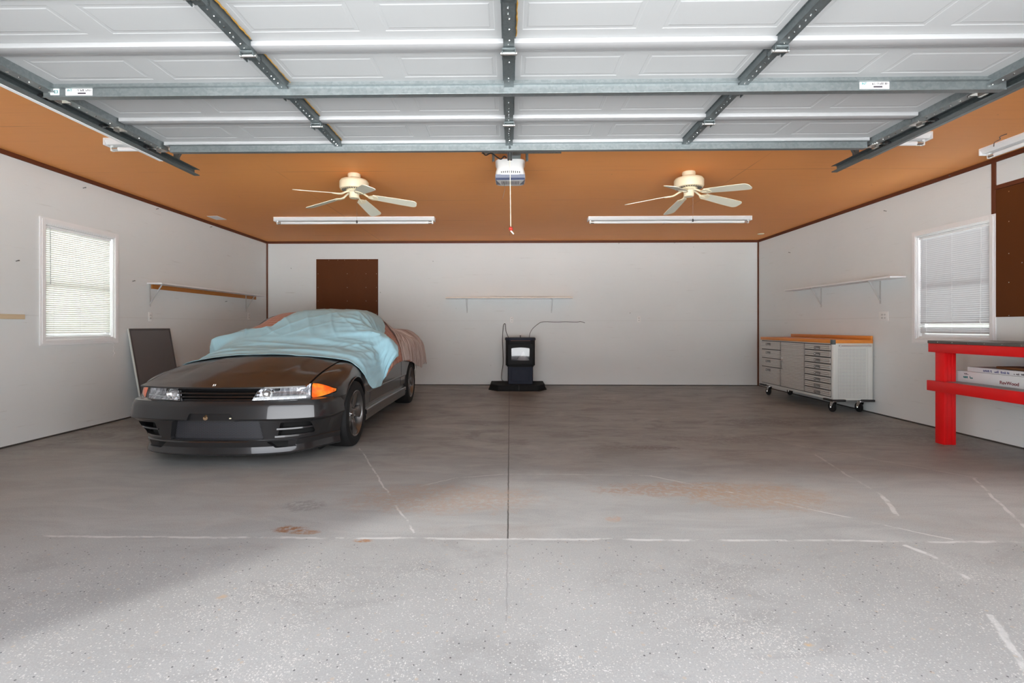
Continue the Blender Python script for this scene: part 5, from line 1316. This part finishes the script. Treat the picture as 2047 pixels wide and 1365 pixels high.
def env_n(s, u):
    du = env(s, u + .02) - env(s, u - .02); ds = env(s + .03, u) - env(s - .03, u); n = du.cross(ds)
    n = n.normalized() if n.length > 1e-9 else Vector((0, 0, 1))
    p = env(s, u); out = Vector((p.x - CX, 0, p.z - .55))
    return n if n.dot(out) >= 0 else -n
def resample(P, n):
    P = [Vector((a, b, 0)) for a, b in P]; L = [0]
    for a, b in zip(P[:-1], P[1:]): L.append(L[-1] + (b - a).length)
    out = []; j = 0
    for i in range(n + 1):
        d = L[-1] * i / n
        while j < len(P) - 2 and L[j + 1] < d: j += 1
        t = (d - L[j]) / max(1e-9, L[j + 1] - L[j]); out.append(P[j] * (1 - t) + P[j + 1] * t)
    return out
def drape(name, label, bottom, right, top, left, off, wr_fn, mat, nu=150, nv=110):
    # bottom: left->right, right: bottom->top, top: left->right, left: bottom->top, in (s, u)
    Bo, To, Le, Ri = resample(bottom, nu), resample(top, nu), resample(left, nv), resample(right, nv)
    def fn(a, b):
        i, j = int(round(a * nu)), int(round(b * nv))
        q = Bo[i] * (1 - b) + To[i] * b + Le[j] * (1 - a) + Ri[j] * a - (Bo[0] * (1 - a) * (1 - b) + Bo[-1] * a * (1 - b) + To[0] * (1 - a) * b + To[-1] * a * b)
        s, u = q.x, q.y; p = env(s, u); n = env_n(s, u)
        return p + n * (off + wr_fn(s, u, a, b, p))
    mb = MB(); mb.grid(fn, nu, nv, uv=True); o = mb.build(name, mat, None, 60)
    md = o.modifiers.new('thickness', 'SOLIDIFY'); md.thickness = .0025; md.offset = 1
    return tag(o, label, 'sheet')
def nz(x, y, z=0.): return noise.noise(Vector((x, y, z)))
def ridge(v): return 1 - abs(v) * 2
def wr_blue(s, u, a, b, p):
    d = .0045 * nz(s * 9, u * 9, 1) + .007 * nz(s * 4, u * 3, 2)
    ds, du = s - 1.78, u - 1.06; r = math.hypot(ds, du); th = math.atan2(ds, -du)
    k = sstep(r, .05, .22) * (1 - sstep(r, .55, 1.05))
    d += .020 * k * max(0, ridge(nz(th * 3.1, r * .8, 5))) ** 2
    d += .007 * k * max(0, ridge(nz(th * 6 + 3, r * 1.2, 9))) ** 2
    # long lazy folds where the hood meets the windscreen
    k2 = sstep(s, 1.0, 1.12) * (1 - sstep(s, 1.42, 1.62)) * (1 - sstep(abs(u), .85, 1.0))
    d += .022 * k2 * max(0, ridge(nz(s * 5.2 + .35 * math.sin(u * 2.1), u * .55, 7))) ** 2
    d += .007 * k2 * max(0, ridge(nz(s * 9 + .3 * math.sin(u * 3), u * .8, 17))) ** 2
    # faint diagonal creases on the screen
    k3 = sstep(s, 1.45, 1.7) * (1 - .6 * sstep(s, 2.0, 2.3))
    d += .013 * k3 * max(0, ridge(nz((s * .55 + u * .8) * 5, (s - u) * .9, 11))) ** 4
    d += .010 * k3 * max(0, ridge(nz((s * .9 - u * .5) * 5, (s + u) * .8, 21))) ** 5
    # rolled hem and loose left corner
    d += .006 * math.exp(-(b / .03) ** 2) + .008 * sstep(s, 1.4, 1.7)
    d += .030 * math.exp(-((s - 1.62) / .14) ** 2 - ((u + .98) / .12) ** 2)
    # the hanging corner swings clear of the wing
    h = sstep(u, .98, 1.16) * (1 - sstep(s, 1.75, 1.95)); d += .016 * h + .016 * h * max(0, ridge(nz(s * 3.6, u * .7, 31))) ** 2
    return d
drape('blue_sheet', 'pale blue cotton sheet spread over the windscreen of the car', 
      [(.80, -.84), (.84, -.70), (.88, -.5), (.89, -.25), (.89, .05), (.90, .34), (.92, .51), (.93, .68), (.96, .82), (1.03, .96), (1.14, 1.10)],
      [(1.14, 1.10), (1.40, 1.18), (1.62, 1.20), (1.72, 1.16), (1.80, 1.09), (1.92, 1.0), (2.2, .88), (2.6, .76), (2.97, .57)],
      [(1.80, -.86), (1.70, -.50), (1.76, -.19), (1.98, -.16), (2.3, -.18), (2.92, -.15), (2.95, .1), (2.97, .57)],
      [(.80, -.84), (1.15, -.97), (1.5, -1.15), (1.72, -1.15), (1.79, -1.02), (1.80, -.86)], .017, wr_blue, M['bluecloth'], 200, 150)
def wr_terr(s, u, a, b, p):
    d = .004 * nz(s * 8, u * 8, 3) + .006 * nz(s * 3, u * 3, 4)
    k = sstep(u, .55, .95) * sstep(s + max(0, u - .9) * 1.2, 2.25, 2.75)
    d *= .45 + .55 * sstep(s, 2.2, 2.8)
    d += .016 * k * max(0, ridge(nz(s * 7.5 + .4 * u, u * .35, 13))) ** 2 + .006 * k * max(0, ridge(nz(s * 17 + .4 * u, u * .5, 15))) ** 2
    return d
drape('terracotta_sheet', 'terracotta patterned sheet over the roof of the car, under the blue one',
      [(1.74, -1.30), (1.80, -.95), (1.74, -.5), (1.72, -.1), (1.72, .4), (1.68, .85), (1.64, 1.1), (1.64, 1.27)],
      [(1.64, 1.27), (2.2, 1.255), (2.67, 1.25), (3.30, 1.22)],
      [(3.25, -1.28), (3.28, 0), (3.28, .7), (3.30, 1.22)],
      [(1.74, -1.30), (2.4, -1.29), (3.25, -1.28)], .009, wr_terr, M['terracotta'], 150, 110)
def wr_mauve(s, u, a, b, p):
    d = .005 * nz(s * 7, u * 7, 23) + .005 * nz(s * 16, u * 16, 24)
    k = sstep(u, .45, .9) + .4 * sstep(-u, .45, .9)
    d += .020 * k * max(0, ridge(nz(s * 6.5 + .6 * u, u * .35, 33))) ** 2 + .010 * k * max(0, ridge(nz(s * 15 + .9 * u, u * .5, 35))) ** 2
    d += .012 * sstep(u, 1.0, 1.25) * sstep(s, 3.9, 4.3)
    return d
drape('mauve_sheet', 'crumpled mauve striped sheet over the tail and rear wing of the car',
      [(2.95, -1.25), (3.02, -.6), (3.02, 0), (2.98, .5), (2.85, .85), (2.74, 1.1), (2.74, 1.245)],
      [(2.74, 1.245), (3.1, 1.215), (3.36, 1.21), (3.50, 1.225), (3.83, 1.235), (4.12, 1.27), (4.28, 1.27), (4.40, 1.22)],
      [(4.47, -1.25), (4.48, 0), (4.40, 1.22)],
      [(2.95, -1.25), (3.7, -1.25), (4.47, -1.25)], .018, wr_mauve, M['mauve'], 170, 130)


SKY, SUNE, SUND, EXPO = 8.0, 2.7, (1, 1.15, -.84), 0.04
# ================================================================== CAMERA, SKY, LIGHTS
cam = bpy.data.cameras.new('camera'); co = bpy.data.objects.new('camera', cam); COL.objects.link(co)
co.location = (0, 0, CAMH); co.rotation_euler = (PI / 2, 0, YAW)
cam.sensor_width = 36; cam.lens = FPX / 2047 * 36; cam.shift_x = (1023.5 - PX) / 2047; cam.shift_y = -(682.5 - PY) / 2047
cam.clip_start = .05; SC.camera = co
w = bpy.data.worlds.new('overcast sky'); SC.world = w; w.use_nodes = True
class GW(G):
    def __init__(s, t): s.t = t; t.nodes.clear()
g = GW(w.node_tree)
tc = g.n('ShaderNodeTexCoord').outputs['Generated']; q = g.xyz(tc)
ridge = g.m('MULTIPLY', g.m('SUBTRACT', g.noise(3.5, 5, .6, tc), .35), .30)
hor = g.step(g.m('SUBTRACT', q[2], ridge), -.01, .012)
cl = g.noise(2.2, 5, .6, tc)
sky = g.mix(cl, (.88, .93, 1.0), (1.0, .99, .97))
zen = g.step(q[2], .05, .7); sky = g.mix(zen, sky, (.24, .27, .32))
land = g.mix(g.noise(9, 4, .6, tc), (.20, .21, .21), (.34, .34, .33))
lot = g.mix(g.noise(3, 4, .6, tc), (1.92, 1.98, 2.0), (2.12, 2.18, 2.2)); land = g.mix(g.step(g.m('MULTIPLY', q[2], -1), .015, .04), land, lot)
col = g.mix(hor, land, sky)
bg = g.n('ShaderNodeBackground', {'Color': col, 'Strength': SKY}); g.t.links.new(bg.outputs[0], g.n('ShaderNodeOutputWorld').inputs[0])
sun = bpy.data.lights.new('hazy_sun', 'SUN'); so = bpy.data.objects.new('hazy_sun', sun); COL.objects.link(so)
sun.energy = SUNE; sun.angle = R(5); sun.color = (1, .985, .96)
so.rotation_euler = Vector(SUND).to_track_quat('-Z', 'Y').to_euler()
SC.view_settings.view_transform = 'Standard'; SC.view_settings.look = 'None'; SC.view_settings.gamma = 1.0
SC.view_settings.use_curve_mapping = False; SC.view_settings.exposure = EXPO
